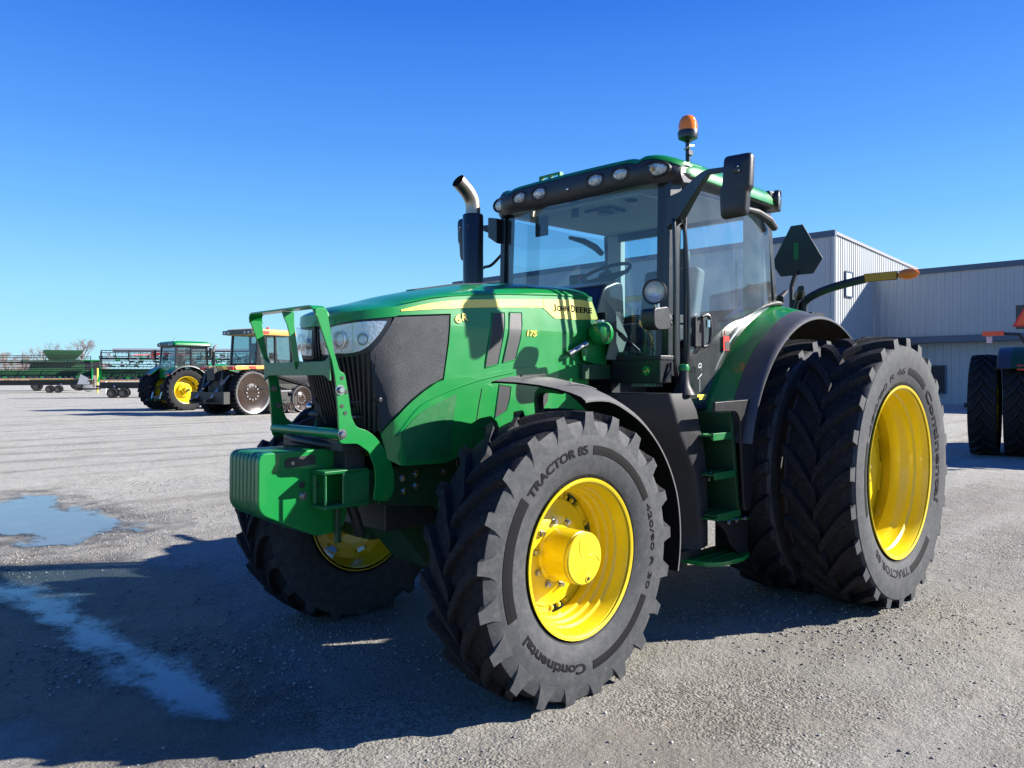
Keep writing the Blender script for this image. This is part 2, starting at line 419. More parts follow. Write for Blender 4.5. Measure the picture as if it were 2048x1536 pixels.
def make_rear(name, R, zax):
    ty, prof = tyre_mesh(name, R, .24, .611, 24, .05, phase=rad(4), zax=zax, delta=.29 / R)
    rim = rim_mesh('rear_rim_mesh', .611, .215, [(.02, .004), (.14, .010), (.18, .024), (.34, .028), (.40, .042), (.46, .046), (.50, .050), (.66, .052), (.75, .03), (.92, .012)], -.08, .50, tabs=8, edge_r=.545)
    return ty, prof, rim
rty, rprof, rrim = make_rear('rear_tyre_mesh', .962, .94)
rletters = sidewall_letters([(r, y) for r, y in rprof], [
    ('480/80 R 46', 24, 90, .69, .735, .01), ('Continental', 128, 203, .685, .745, .02), ('TRACTOR 85', 264, 318, .68, .735, .01)],
    [(95, 124, .69, .74), (-18, 20, .69, .745), (228, 261, .69, .745)], .7)

def wheel(parent, x, y, z, kind, side, outer=True):
    w = bpy.data.objects.new('front_wheel' if kind == 'f' else 'rear_wheel', None); COL.objects.link(w); w.parent = parent; w.location = (x, y, z)
    ty, rim = (fty, frim) if kind == 'f' else (rty, rrim)
    if side < 0:
        key = ty.name + '_right'
        ty = bpy.data.meshes.get(key) or mirrored(ty, key)
        k2 = rim.name + '_right'; rim = bpy.data.meshes.get(k2) or mirrored(rim, k2)
    link('tyre', ty, w); link('rim', rim, w)
    if side > 0 and outer:
        link('sidewall_lettering', (fletters if kind == 'f' else rletters).mesh('sidewall_lettering_mesh', smooth=None), w)
    if kind == 'f':
        h = link('hub', hubf if side > 0 else mirrored(hubf), w)
        if side > 0:
            for i in range(10):
                a = 2 * PI * i / 10 + .16
                link('bolt', bolt_hub, w, (.168 * math.cos(a), .001, .168 * math.sin(a)))
            for i in range(8):
                for j in (-1, 0, 1):
                    a = 2 * PI * i / 8 - .2 + j * .19
                    link('rim_bolt', bolt_small, w, (.296 * math.cos(a), -.045, .296 * math.sin(a)))
        else:
            for i in range(8):
                for j in (-1, 1):
                    a = 2 * PI * i / 8 - .2 + j * .14
                    o = link('rim_bolt', bolt_small, w, (.296 * math.cos(a), .058, .296 * math.sin(a)))
    elif outer and side > 0:
        mb = MB(); mb.lathe([(-.09, .11), (-.07, .11), (-.05, .10), (-.05, 0)], 'yellow', n=32)
        link('hub', mb.mesh('rear_hub_mesh'), w)
        for i in range(10):
            a = 2 * PI * i / 10
            link('bolt', bolt_hub, w, (.165 * math.cos(a), -.08, .165 * math.sin(a)))
        mb = MB(); mb.lathe([(-.112, .014), (-.106, .014), (-.106, 0)], 'dark', n=12, c=(.44, 0, .02)); mb.lathe([(-.112, .005), (-.108, .005), (-.108, 0)], 'dark', n=8, c=(.475, 0, -.14))
        link('valve', mb.mesh('valve_mesh'), w)
    return w
# ------------------------------------------------------------------ main tractor (front = +X, left = +Y, rear axle at x=0)
T0 = thing('tractor', 'large green tractor in the foreground with front weights, brush guard and yellow wheels', 'tractor', (0, 0, 0))
def part(name, mb, bevel=0, smooth=35, parent=None, seg=2, label=None):
    o = link(name, mb.mesh(name + '_mesh', smooth=smooth), parent or T0, bevel=bevel, seg=seg)
    if label: o['label'] = label
    return o
PLAN = [(3.625, 0), (3.62, .10), (3.61, .18), (3.585, .25), (3.535, .31), (3.45, .36), (3.34, .39), (3.1, .412), (2.7, .42), (2.2, .42), (1.6, .42)]
def _cr(pts, n=12):
    P = [np.array(p, float) for p in pts]; P = [P[1] * [1, -1]] + P + [2 * P[-1] - P[-2]]; o = []
    for i in range(1, len(P) - 2):
        p0, p1, p2, p3 = P[i - 1:i + 3]
        for j in range(n):
            t = j / n; o.append(.5 * (2 * p1 + (p2 - p0) * t + (2 * p0 - 5 * p1 + 4 * p2 - p3) * t * t + (3 * p1 - p0 - 3 * p2 + p3) * t ** 3))
    o.append(P[-2]); return np.array(o)
CV = _cr(PLAN); SS = np.concatenate([[0], np.cumsum(np.hypot(*np.diff(CV, axis=0).T))])
def PS(s):
    a = abs(s); x = float(np.interp(a, SS, CV[:, 0])); y = float(np.interp(a, SS, CV[:, 1]))
    x2 = float(np.interp(a + .01, SS, CV[:, 0])); y2 = float(np.interp(a + .01, SS, CV[:, 1])); x1 = float(np.interp(max(0, a - .01), SS, CV[:, 0])); y1 = float(np.interp(max(0, a - .01), SS, CV[:, 1]))
    tx, ty = x2 - x1, y2 - y1; l = math.hypot(tx, ty); nx, ny = ty / l, -tx / l
    if a < .012: nx, ny = 1, 0
    return x, y, nx, ny
def warp(s, z, off, sg=1):
    x, y, nx, ny = PS(s)
    lean = -.10 * max(0, z - 1.9) - .03 * (z - 1.9) * 0
    off = off + (lean if abs(s) > .3 else lean * .6)
    if z < 1.76: off -= .26 * (1.76 - z) * min(1, max(0, (.50 - abs(s)) / .22))
    yy = y + ny * off
    if s < 0: yy = -yy
    return (x + nx * off, sg * yy, z)
def panel2(poly, o0, o1, m, step=.035, sg=1, mb=None):
    bm = bmesh.new(); vs = [bm.verts.new((p[0], p[1], 0)) for p in poly]; bm.faces.new(vs); bm.normal_update()
    ss = [p[0] for p in poly]; zz = [p[1] for p in poly]
    def cut(axis, val):
        no = (1, 0, 0) if axis == 0 else (0, 1, 0); co = (val, 0, 0) if axis == 0 else (0, val, 0)
        bmesh.ops.bisect_plane(bm, geom=list(bm.verts) + list(bm.edges) + list(bm.faces), dist=1e-6, plane_co=co, plane_no=no)
    x = math.ceil(min(ss) / step) * step
    while x < min(max(ss), .85): cut(0, x); x += step
    x = max(x, .9)
    while x < max(ss): cut(0, x); x += .15
    for z in (1.6, 1.9):
        if min(zz) < z < max(zz): cut(1, z)
    z = min(zz) + .05
    while z < max(zz): cut(1, z); z += .05
    r = bmesh.ops.extrude_face_region(bm, geom=list(bm.faces))
    for v in [g for g in r['geom'] if isinstance(g, bmesh.types.BMVert)]: v.co.z = 1
    bm.verts.index_update()
    V = [warp(v.co.x, v.co.y, o1 if v.co.z > .5 else o0, sg) for v in bm.verts]
    F = [[v.index for v in f.verts] for f in bm.faces]
    bm.free()
    mb = mb or MB(); mb.add(V, F, m); return mb
def both(poly, o0, o1, m, **k):
    mb = panel2(poly, o0, o1, m, **k); return panel2(poly, o0, o1, m, sg=-1, mb=mb, **k)
def sides(name, poly, o0, o1, m, smooth=28, **k):
    return [part(name, panel2(poly, o0, o1, m, sg=sg, **k), smooth=smooth) for sg in (1, -1)]
def S2(pts): return [(p[0], p[1]) for p in smoothpoly([(a, b, 0) for a, b in pts], 5)]
ZS = [(0, 1.955), (.25, 1.955), (.35, 1.965), (.5, 1.985), (.706, 2.035), (.906, 2.068), (1.17, 2.098), (1.6, 2.135), (1.97, 2.15), (2.09, 2.145)]   # shoulder height by s
ZC = [(1.6, 2.235), (1.9, 2.235), (2.3, 2.225), (2.7, 2.185), (3.0, 2.13), (3.2, 2.085), (3.4, 2.03), (3.55, 1.985), (3.62, 1.955)]    # centre line height by x
# inner black body behind all panels
mb = MB(); rings = []
for s in list(np.arange(-.9, .91, .06)):
    rings.append([warp(s, z, -.022) for z in ((1.335 if abs(s) < .45 else 1.2), 1.45, 1.6, 1.75, 1.9, 1.95)])
mb.loft(rings, 'black', caps=False, closed=False)
for sg in (1, -1):
    rings = [[warp(s, z, -.022, sg) for z in (1.2, 1.6, 1.9, 2.05 + (s > 1) * .03)] for s in (.88, 1.2, 1.6, 2.05)]
    mb.loft(rings, 'black', caps=False, closed=False)
part('grille_shroud', mb)
# grille ribs
mb = MB()
for i in range(-13, 14):
    s = i * .033
    if abs(s) > .42: continue
    ring = []
    zt = 1.74 if abs(s) > .05 else 1.88
    pts = [warp(s, z, .0 - .012) for z in np.linspace(1.33, zt, 8)]
    mb.tube(pts, .008, 'black', n=6)
part('grille_ribs', mb)
# upper hood: side band + crown
top = [(s, interp(ZS, abs(s))) for s in np.linspace(-.5, .5, 24)]
side_top_R = [(s, interp(ZS, s)) for s in np.linspace(2.085, .5, 30)]
hoodL = [(0, 1.892), (.143, 1.89), (.302, 1.912), (.496, 1.934), (.527, 1.942), (.856, 1.967), (.838, 1.805), (.802, 1.602), (1.055, 1.626), (1.238, 1.655), (1.615, 1.688), (2.04, 1.697), (2.10, 1.72), (2.12, 1.88), (2.138, 1.988), (2.115, 2.05), (2.085, 2.11)] + side_top_R + [(s, interp(ZS, s)) for s in np.linspace(.48, 0, 12)]
mb = both(hoodL, -.022, 0, 'green')
rows = []
for sg in (1,):
    for s in list(np.linspace(-2.06, -.5, 30)) + list(np.linspace(-.47, .47, 31)) + list(np.linspace(.5, 2.06, 30)):
        pass
def crown(sg):
    rings = []
    for s in list(np.linspace(0, .5, 20)) + list(np.linspace(.53, 2.06, 34)):
        zs = interp(ZS, s); a = Vector(warp(s, zs, 0)); xs = min(a.x, 3.40 + (a.x - 3.40) * .35 if a.x > 3.40 else a.x)
        zc = interp(ZC, xs); c = Vector((xs, 0, zc)); ring = []
        for t in np.linspace(0, 1, 14):
            h = math.sin(min(1, t * 1.0) * PI / 2) ** .62 if a.x < 3.3 else math.sin(t * PI / 2) ** .8
            p = a.lerp(c, t); p.z = zs + (zc - zs) * h; p.y *= sg
            ring.append(p)
        rings.append(ring)
    return rings
for sg in (1, -1): mb.loft(crown(sg), 'green', caps=False, closed=False)
part('hood', mb, smooth=28)
# dark air intake strip along the crown
mb = MB(); rings = []
for x in np.linspace(3.0, 2.0, 14):
    zc = interp(ZC, x); w = .055 + .02 * math.sin((3.0 - x) * PI)
    rings.append([(x, -w, zc - .012), (x, -w * .7, zc + .006), (x, w * .7, zc + .006), (x, w, zc - .012)])
mb.loft(rings, 'fender_black'); part('hood_intake', mb)
# lower hood apron
arc = S2([(.427, 1.32), (.46, 1.365), (.525, 1.432), (.594, 1.492), (.695, 1.559), (.802, 1.604), (1.055, 1.626), (1.238, 1.655), (1.615, 1.688), (2.0, 1.694)])
low = arc + [(2.0, 1.36), (1.68, 1.34), (1.66, 1.25), (1.2, 1.25), (.99, 1.20), (.80, 1.15), (.524, 1.155), (.46, 1.19)]
sides('lower_hood', low, -.02, .012, 'green')
sides('lower_hood_panel', S2([(.524, 1.322), (.576, 1.376), (.667, 1.442), (.878, 1.526)]) + [(.857, 1.386), (.83, 1.175), (.55, 1.175)], .011, .0155, 'green_dull')
# crease ridges and seams
mb = MB()
for sg in (1, -1):
    mb.tube([warp(s, z + .012, .012, sg) for s, z in S2([(.50, 1.30), (.612, 1.43), (.704, 1.486), (.883, 1.547), (1.077, 1.594), (1.31, 1.632)])], .005, 'green', n=6)
    mb.tube([warp(s, z, .012, sg) for s, z in [(1.066, 1.553), (1.04, 1.45), (1.026, 1.375), (1.05, 1.36), (1.167, 1.365)]], .0035, 'green_dark', n=5)
    mb.tube([warp(s, z, .012, sg) for s, z in [(.999, 1.224), (1.01, 1.322), (1.08, 1.329), (1.15, 1.329)]], .0035, 'green_dark', n=5)
    mb.tube([warp(s, z, .002, sg) for s, z in [(.54, 2.006), (.75, 2.052), (1.0, 2.082), (1.3, 2.108), (1.7, 2.130), (2.05, 2.140)]], .004, 'green', n=5)
part('hood_creases', mb)
# charcoal side screens
ch = [(.514, 1.931), (.60, 1.938), (.847, 1.958), (.830, 1.805), (.797, 1.612)] + S2([(.797, 1.612), (.695, 1.567), (.594, 1.50), (.525, 1.441), (.46, 1.375), (.432, 1.335)]) + [(.400, 1.504), (.375, 1.638), (.368, 1.74)] + S2([(.372, 1.752), (.418, 1.803), (.467, 1.875), (.5, 1.931)])
sides('side_screen', ch, -.02, -.004, 'charcoal')
# vent louvres with green frames
for nm, pg in (('vent', [(1.163, 1.987), (1.26, 1.995), (1.255, 1.92), (1.239, 1.842), (1.197, 1.69), (1.10, 1.672), (1.106, 1.71), (1.134, 1.838)]), ('vent', [(1.305, 1.999), (1.403, 2.003), (1.400, 1.93), (1.384, 1.846), (1.34, 1.722), (1.238, 1.702), (1.262, 1.78), (1.286, 1.86)]), ('vent', [(1.201, 1.575), (1.293, 1.562), (1.28, 1.48), (1.256, 1.419), (1.163, 1.38), (1.18, 1.47)])):
    b = .004 if pg[0][1] > 1.7 else .014
    for sg in (1, -1):
        vp = part(nm, panel2(pg, b - .003, b, 'louver', sg=sg)); q = pg + [pg[0]]
        mb = MB(); mb.tube([warp(s, z, b, sg) for s, z in q], .004, 'green', n=5); part('vent_frame', mb, parent=vp)
# cutout behind the fender, hood latch
sides('hood_cutout', [(1.518, 1.53), (1.63, 1.56), (1.609, 1.467), (1.543, 1.39), (1.49, 1.30), (1.504, 1.45)], .010, .0145, 'dark')
# yellow stripe and lettering
st_top = S2([(.535, 1.971), (.706, 2.013), (.906, 2.044), (1.169, 2.067), (1.603, 2.097)])
st = st_top + [(1.603, 2.044), (1.55, 2.044)] + S2([(1.55, 2.044), (1.169, 2.020), (.804, 1.991), (.535, 1.963)])
for sg in (1, -1):
    mb = panel2(st, -.001, .0035, 'decal', sg=sg); panel2([(1.608, 2.098), (1.966, 2.119), (2.078, 2.112), (2.10, 2.06), (2.125, 1.997), (1.893, 1.985), (1.70, 1.984), (1.66, 2.005), (1.625, 2.03), (1.608, 2.036)], -.001, .0035, 'decal', sg=sg, mb=mb)
    part('hood_stripe', mb)
def hood_text(mb, s, s0, s1, z0, z1, m, off=.0035, slant=0, rise=0, bold=.0):
    def fn(u, v, d):
        x = s0 + (s1 - s0) * u + slant * v
        return warp(x, z0 + (z1 - z0) * v + rise * u, off + .0007 + .0005 * d)
    text_on(mb, s, fn, m, bold=bold)
mb = MB()
hood_text(mb, 'J', 1.69, 1.715, 2.026, 2.076, 'letter', bold=.02); hood_text(mb, 'OHN', 1.722, 1.838, 2.031, 2.066, 'letter', rise=.003, bold=.035)
hood_text(mb, 'D', 1.862, 1.898, 2.031, 2.079, 'letter', bold=.03); hood_text(mb, 'EERE', 1.906, 2.068, 2.032, 2.069, 'letter', rise=.003, bold=.035)
part('maker_lettering', mb, smooth=None)
mb = MB(); hood_text(mb, '6', .88, .925, 1.915, 1.966, 'letter', off=.002, bold=.05); hood_text(mb, 'R', .931, .972, 1.930, 1.972, 'letter', off=.002, bold=.05)
hood_text(mb, '6', .882, .927, 1.917, 1.968, 'decal', off=.0035, bold=.03); hood_text(mb, 'R', .933, .974, 1.932, 1.974, 'decal', off=.0035, bold=.03)
hood_text(mb, '175', 1.435, 1.523, 1.862, 1.898, 'red', off=.002, slant=.01, bold=.05); hood_text(mb, '175', 1.437, 1.521, 1.863, 1.898, 'decal', off=.0035, slant=.01, bold=.03)
part('model_lettering', mb, smooth=None)
# headlights
lens = S2([(.055, 1.872), (.142, 1.880), (.244, 1.893), (.365, 1.906), (.455, 1.909)]) + S2([(.455, 1.909), (.435, 1.872), (.402, 1.826), (.359, 1.780), (.312, 1.753), (.243, 1.742), (.174, 1.742), (.10, 1.735), (.07, 1.74)])
bez = S2([(.03, 1.888), (.142, 1.889), (.279, 1.910), (.485, 1.931)]) + S2([(.485, 1.931), (.467, 1.87), (.430, 1.812), (.372, 1.757), (.301, 1.733), (.231, 1.722), (.10, 1.715), (.05, 1.725)])
for sg in (1, -1):
    mb = panel2(bez, -.02, -.006, 'black', sg=sg); hb = part('headlight', mb)
    mb = panel2(lens, -.008, -.0035, 'reflector', sg=sg); part('lamp_reflector', mb, parent=hb)
    for cs, cz, rr_ in ((.20, 1.812, .048), (.333, 1.812, .036), (.105, 1.80, .03)):
        c = Vector(warp(cs, cz, -.004, sg)); x, y, nx, ny = PS(cs); nrm = Vector((nx, ny * sg, 0)).lerp(Vector((1, 0, 0)), .25).normalized()
        Tm = Matrix.Translation(c) @ nrm.to_track_quat('Z', 'Y').to_matrix().to_4x4()
        mb = MB(); mb.lathe([(0, rr_), (.012, rr_), (.014, rr_ * .88), (.004, rr_ * .8), (.006, rr_ * .62), (.016, rr_ * .5), (.022, rr_ * .3), (.024, 0)], 'chrome', axis='Z', n=28, ms=['chrome', 'chrome', 'chrome', 'dark', 'lens', 'lens', 'lens'])
        mb.v = [tuple(Tm @ Vector(v)) for v in mb.v]; part('projector', mb, parent=hb)
    mb = panel2(lens, .016, .018, 'lens', sg=sg); part('lens', mb, parent=hb)
# small front sensors (camera balls) and bumper bracket in front of the grille
for sg in (1, -1):
    mb = MB(); mb.box((3.42, sg * .13, 1.40), (3.54, sg * .24, 1.42), 'black'); mb.bar((3.46, sg * .15, 1.36), (3.52, sg * .20, 1.50), .12, .03, 'black'); mb.tube([(3.45, sg * .10, 1.50), (3.45, sg * .34, 1.50)], .014, 'black')
    o = part('grille_bracket', mb, bevel=.006)
    mb = MB(); mb.sphere((3.555, sg * .19, 1.455), .022, 'chrome'); part('round_lamp', mb, parent=o)
# ------------------------------------------------------------------ brush guard
mb = MB()
g_out = [(3.842, 1.955), (3.745, 1.70), (3.725, 1.60), (3.712, 1.45), (3.705, 1.30), (3.69, 1.287), (3.60, 1.283), (3.53, 1.235), (3.495, 1.15), (3.49, 1.08), (3.505, .985), (3.41, .97), (3.375, 1.02), (3.375, 1.12), (3.40, 1.19), (3.45, 1.265), (3.50, 1.32), (3.55, 1.35), (3.605, 1.365), (3.635, 1.42), (3.65, 1.52), (3.672, 1.64), (3.70, 1.645), (3.735, 1.75), (3.772, 1.955)]
leg_poly = roundpoly([(x, z, .02) for x, z in g_out], .02, 3)
for sg in (1, -1):
    mb.prism(leg_poly, 'XZ', sg * .339, sg * .351, 'green')
# top hoop bend and flat top
rings = []
for a in np.linspace(0, PI / 2, 8):
    y = .30 + .051 * math.sin(a) ; z = 1.915 + .055 * math.cos(a); yi = .30 + .041 * math.sin(a); zi = 1.915 + .045 * math.cos(a)
    xo = (z - 1.915) * .25
    rings.append([(3.832 + xo, y, z), (3.757 + xo, y, z), (3.757 + xo, yi, zi), (3.832 + xo, yi, zi)])
for sg in (1, -1): mb.loft([[(p[0], sg * p[1], p[2]) for p in r] for r in rings], 'green')
mb.box((3.771, -.30, 1.960), (3.846, .30, 1.970), 'green')
guard = part('brush_guard', mb, bevel=.002)
mb = MB()   # middle strap set back from the hoop
rings = []
for z, x, w in ((1.958, 3.80, .034), (1.93, 3.795, .030), (1.89, 3.785, .020), (1.82, 3.772, .017), (1.74, 3.760, .017), (1.66, 3.745, .017)):
    rings.append([(x + w, .02, z), (x - w, .02, z), (x - w, .012, z), (x + w, .012, z)])
mb.loft(rings, 'green'); part('guard_strap', mb, parent=guard, bevel=.002)
mb = MB()
poly = roundpoly([(-.34, 1.725, .0), (-.29, 1.698, .02), (.29, 1.698, .02), (.34, 1.725, 0), (.34, 1.60, .0), (.29, 1.628, .02), (-.29, 1.628, .02), (-.34, 1.60, 0)], .02)
mb.prism(poly, 'YZ', 3.742, 3.754, 'green_dull'); part('cross_plate', mb, parent=guard, bevel=.003)
mb = MB(); mb.tube([(3.69, -.345, 1.335), (3.69, .345, 1.335)], .026, 'green', n=20); part('cross_tube', mb, parent=guard)
bh = MB()
for x, z in ((3.688, 1.615), (3.665, 1.545), (3.690, 1.475), (3.672, 1.44)):
    bh.lathe([(.350, .010), (.3535, .010), (.3535, 0)], 'dark', c=(x, 0, z), n=14)
part('guard_holes', bh, parent=guard)
for x, z in ((3.700, 1.555), (3.690, 1.335)):
    mb = MB(); mb.lathe([(.351, .026), (.354, .026), (.354, .018)], 'steel', c=(x, 0, z), n=20); mb.lathe([(.354, .018), (.367, .018), (.370, .014), (.370, 0)], 'steel', c=(x, 0, z), n=6); part('guard_bolt', mb, parent=guard, smooth=None)
# far leg bolts seen on the inner face
for x, z in ((3.70, 1.555), (3.675, 1.46)):
    mb = MB(); mb.lathe([(-.339, .018), (-.325, .018), (-.325, 0)], 'steel', c=(x, 0, z), n=6); part('guard_bolt', mb, parent=guard, smooth=None)
# ------------------------------------------------------------------ front weights and carrier
wp = roundpoly([(4.035, 1.25, .05), (4.04, .955, .06), (3.715, .80, .04), (3.56, .815, .07), (3.535, .93, .03), (3.57, 1.25, .03)], .04, 5)
for i in range(8):
    y0 = -.165 + i * .0405
    if i == 7:
        pass
    mb = MB(); mb.prism(wp, 'XZ', y0 + .0012, y0 + .0393, 'green' if i == 7 else 'green_dull'); part('front_weight', mb, bevel=.009, seg=3)
mb = MB(); sl = roundpoly([(3.90, 1.215), (3.725, 1.225), (3.725, 1.175), (3.90, 1.165)], .024, 4); mb.prism(sl, 'XZ', .1585, .1612, 'dark')
for x, z in ((3.805, 1.075), (3.725, 1.065), (3.735, .995)): mb.lathe([(.159, .017), (.1625, .017), (.1625, .0)], 'dark', c=(x, 0, z), n=16)
mb.lathe([(.1625, .010), (.17, .010), (.17, 0)], 'steel', c=(3.86, 0, 1.19), n=10)
wplate = part('weight_slot', mb)
mb = MB(); mb.lathe([(.159, .022), (.165, .022), (.165, .016)], 'steel', c=(3.80, 0, 1.02), n=18); mb.lathe([(.165, .016), (.178, .015), (.178, 0)], 'steel', c=(3.80, 0, 1.02), n=6); part('weight_bolt', mb, smooth=None)
mb = MB()   # weight carrier: box sections
mb.box((3.30, -.26, .93), (3.55, .16, 1.13), 'green_dark'); mb.box((3.50, .165, .955), (3.76, .30, .975), 'green_dull'); mb.box((3.50, .165, 1.13), (3.76, .30, 1.15), 'green_dull'); mb.box((3.50, .288, .975), (3.655, .30, 1.13), 'green_dull')
mb.box((3.74, .165, .975), (3.757, .20, 1.13), 'green_dull'); mb.box((3.745, .285, .975), (3.757, .30, 1.13), 'green_dull'); mb.box((3.50, .165, .975), (3.53, .288, 1.13), 'dark'); mb.box((3.30, .22, .96), (3.50, .29, 1.14), 'green_dark')
mb.box((3.60, .17, .76), (3.63, .20, .955), 'green_dark'); mb.tube([(3.5, .12, .95), (3.46, .12, .85), (3.42, .1, .76)], .028, 'dark')
part('weight_carrier', mb, bevel=.006)
# black skid and radiator bits between guard and weights
mb = MB(); mb.box((3.42, -.30, 1.24), (3.66, .30, 1.30), 'dark'); mb.tube([(3.66, -.26, 1.30), (3.70, -.1, 1.285), (3.67, .12, 1.27), (3.62, .25, 1.26)], .022, 'hose'); mb.box((3.5, -.27, 1.14), (3.62, .27, 1.25), 'dark')
mb.box((3.55, .05, 1.27), (3.64, .20, 1.285), 'blue_grey')
part('front_subframe', mb, bevel=.004)
# ------------------------------------------------------------------ chassis, axle, engine
mb = MB()
for sg in (1, -1):
    mb.prism([(3.42, 1.14), (2.0, 1.16), (1.6, 1.10), (1.6, .80), (2.2, .82), (2.95, .88), (3.42, .94)], 'XZ', sg * .235, sg * .275, 'green_dark')
mb.box((1.5, -.23, .78), (3.35, .23, 1.10), 'dark')
mb.prism([(2.6, 1.10), (1.2, 1.12), (1.0, .62), (1.9, .55), (2.4, .66)], 'XZ', -.22, .22, 'dark')
mb.box((-.45, -.33, .58), (1.3, .33, 1.30), 'dark'); mb.box((1.3, -.30, 1.1), (2.9, .30, 1.5), 'dark')
frame = part('chassis', mb, bevel=.01)
for x, z in ((3.18, 1.085), (3.18, 1.02), (2.98, 1.08), (3.27, 1.07), (3.26, 1.0)):
    o = link('frame_bolt', bolt_std, T0, (x, .275, z))
mb = MB()
mb.lathe([(-.62, .10), (-.42, .12), (-.2, .15), (.2, .15), (.42, .12), (.62, .10)], 'green_dark', c=(2.8, 0, .70), n=20)
for sg in (1, -1):
    mb.tube([(2.8, sg * .50, .70), (2.8, sg * .66, .70)], [.13, .16], 'green_dark', n=20); mb.tube([(2.8, sg * .66, .70), (2.8, sg * .90, .70)], .175, 'green_dark', n=24)
    mb.box((2.72, sg * .60, .55), (2.90, sg * .72, .92), 'green_dark'); mb.tube([(2.62, sg * .30, .72), (2.60, sg * .62, .74)], .035, 'dark')
    mb.tube([(2.62, -sg * .05, .72), (2.62, sg * .33, .72)], .05, 'green_dark')
    mb.tube([(3.0, sg * .15, .95), (2.95, sg * .35, .86), (2.9, sg * .5, .78)], .05, 'green_dark')
mb.prism([(3.35, .95), (2.5, .93), (2.35, .70), (2.6, .50), (3.0, .52), (3.2, .75)], 'XZ', -.17, .17, 'green_dark')
part('front_axle', mb, bevel=.008)
mb = MB()
mb.tube([(0, -1.1, .94), (0, 1.38, .94)], .12, 'yellow_dirty', n=24); mb.box((-.3, -.42, .66), (.3, .42, 1.22), 'green_dark'); mb.tube([(0, .42, .94), (0, .75, .94)], [.26, .20], 'green_dark', n=24); mb.tube([(0, -.42, .94), (0, -.75, .94)], [.26, .20], 'green_dark', n=24)
part('rear_axle', mb)
mb = MB()   # engine dressing seen behind the front wheel
for p in ([(2.1, .30, 1.3), (2.25, .36, 1.15), (2.3, .34, .95)], [(1.9, .32, 1.4), (1.95, .38, 1.2), (1.85, .36, 1.0)], [(2.45, .32, 1.2), (2.5, .38, 1.08), (2.4, .36, .95)]): mb.tube(smoothpoly(p, 5), .018, 'hose', n=8)
mb.tube([(2.05, .33, 1.18), (2.05, .33, 1.42)], .06, 'white'); mb.box((2.3, .29, 1.18), (2.42, .36, 1.3), 'green_dark'); mb.box((1.7, .3, 1.15), (1.85, .42, 1.45), 'dark')
part('engine_parts', mb, bevel=.004)
# wheels
for sg in (1, -1):
    wheel(T0, 2.8, sg * .980, .703, 'f', sg)
    wheel(T0, 0, sg * 1.516, .94, 'r', sg); wheel(T0, 0, sg * .950, .94, 'r', sg, outer=False)
# ------------------------------------------------------------------ front fenders
def front_fender(sg):
    mb = MB(); rings = []; n = 30
    for i in range(n + 1):
        t = i / n; rings.append([])
        prof = [(.705, .006), (.72, .010), (.74, .010), (.85, .003), (.96, -.014), (1.04, -.034), (1.10, -.054), (1.145, -.074), (1.165, -.094)]
        for y, dr in prof:
            u = (y - .70) / .465
            a0 = 77 + 14 * u ** 1.6; a1 = 196 - 2 * u
            a = rad(a0 + (a1 - a0) * t)
            R = .918 + dr * (1 - .45 * min(1, max(0, (t - .25) * 2.2))) + .012 * max(0, t - .35) - .02 * max(0, 1 - t * 7) * (.4 + u)
            rings[-1].append((2.8 + R * math.cos(a) , sg * y, .70 + R * math.sin(a) * 1.0))
    def outer(r): return r
    inner = [[(2.8 + (p[0] - 2.8) * .988, p[1], .70 + (p[2] - .70) * .988) for p in r] for r in rings]
    m = len(rings[0])
    mb.loft([r + [q[-1]] for r, q in zip(rings, inner)], 'fender_sunlit', caps=False, closed=False); mb.loft([q + [] for q in inner], 'fender_under', caps=False, closed=False); mb.loft([[r[0] for r in rings], [q[0] for q in inner]], 'fender_black', caps=False, closed=False)
    return mb
for sg in (1, -1):
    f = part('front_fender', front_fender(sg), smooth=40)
    mb = MB()
    c = []
    for i in range(12):
        a = rad(98 + 30 * i / 11); c.append((2.8 + .919 * math.cos(a), sg * (1.06 + .02 * math.sin(i)), .70 + .919 * math.sin(a)))
    mb.tube([(2.8 + .884 * math.cos(rad(a)), sg * 1.045, .70 + .884 * math.sin(rad(a))) for a in range(92, 108, 2)], .004, 'fender_black', n=5)
    mb.bar((2.90, sg * .82, 1.623), (2.72, sg * .82, 1.630), .02, .008, 'dark'); part('fender_rib', mb, parent=f)
    mb = MB(); mb.tube(smoothpoly([(2.62, sg * .86, 1.55), (2.55, sg * .62, 1.52), (2.50, sg * .60, 1.2), (2.60, sg * .62, .9)], 5), .028, 'black'); mb.tube([(2.15, sg * .86, 1.33), (2.3, sg * .62, 1.2), (2.55, sg * .62, .95)], .024, 'black'); part('fender_support', mb, parent=f)
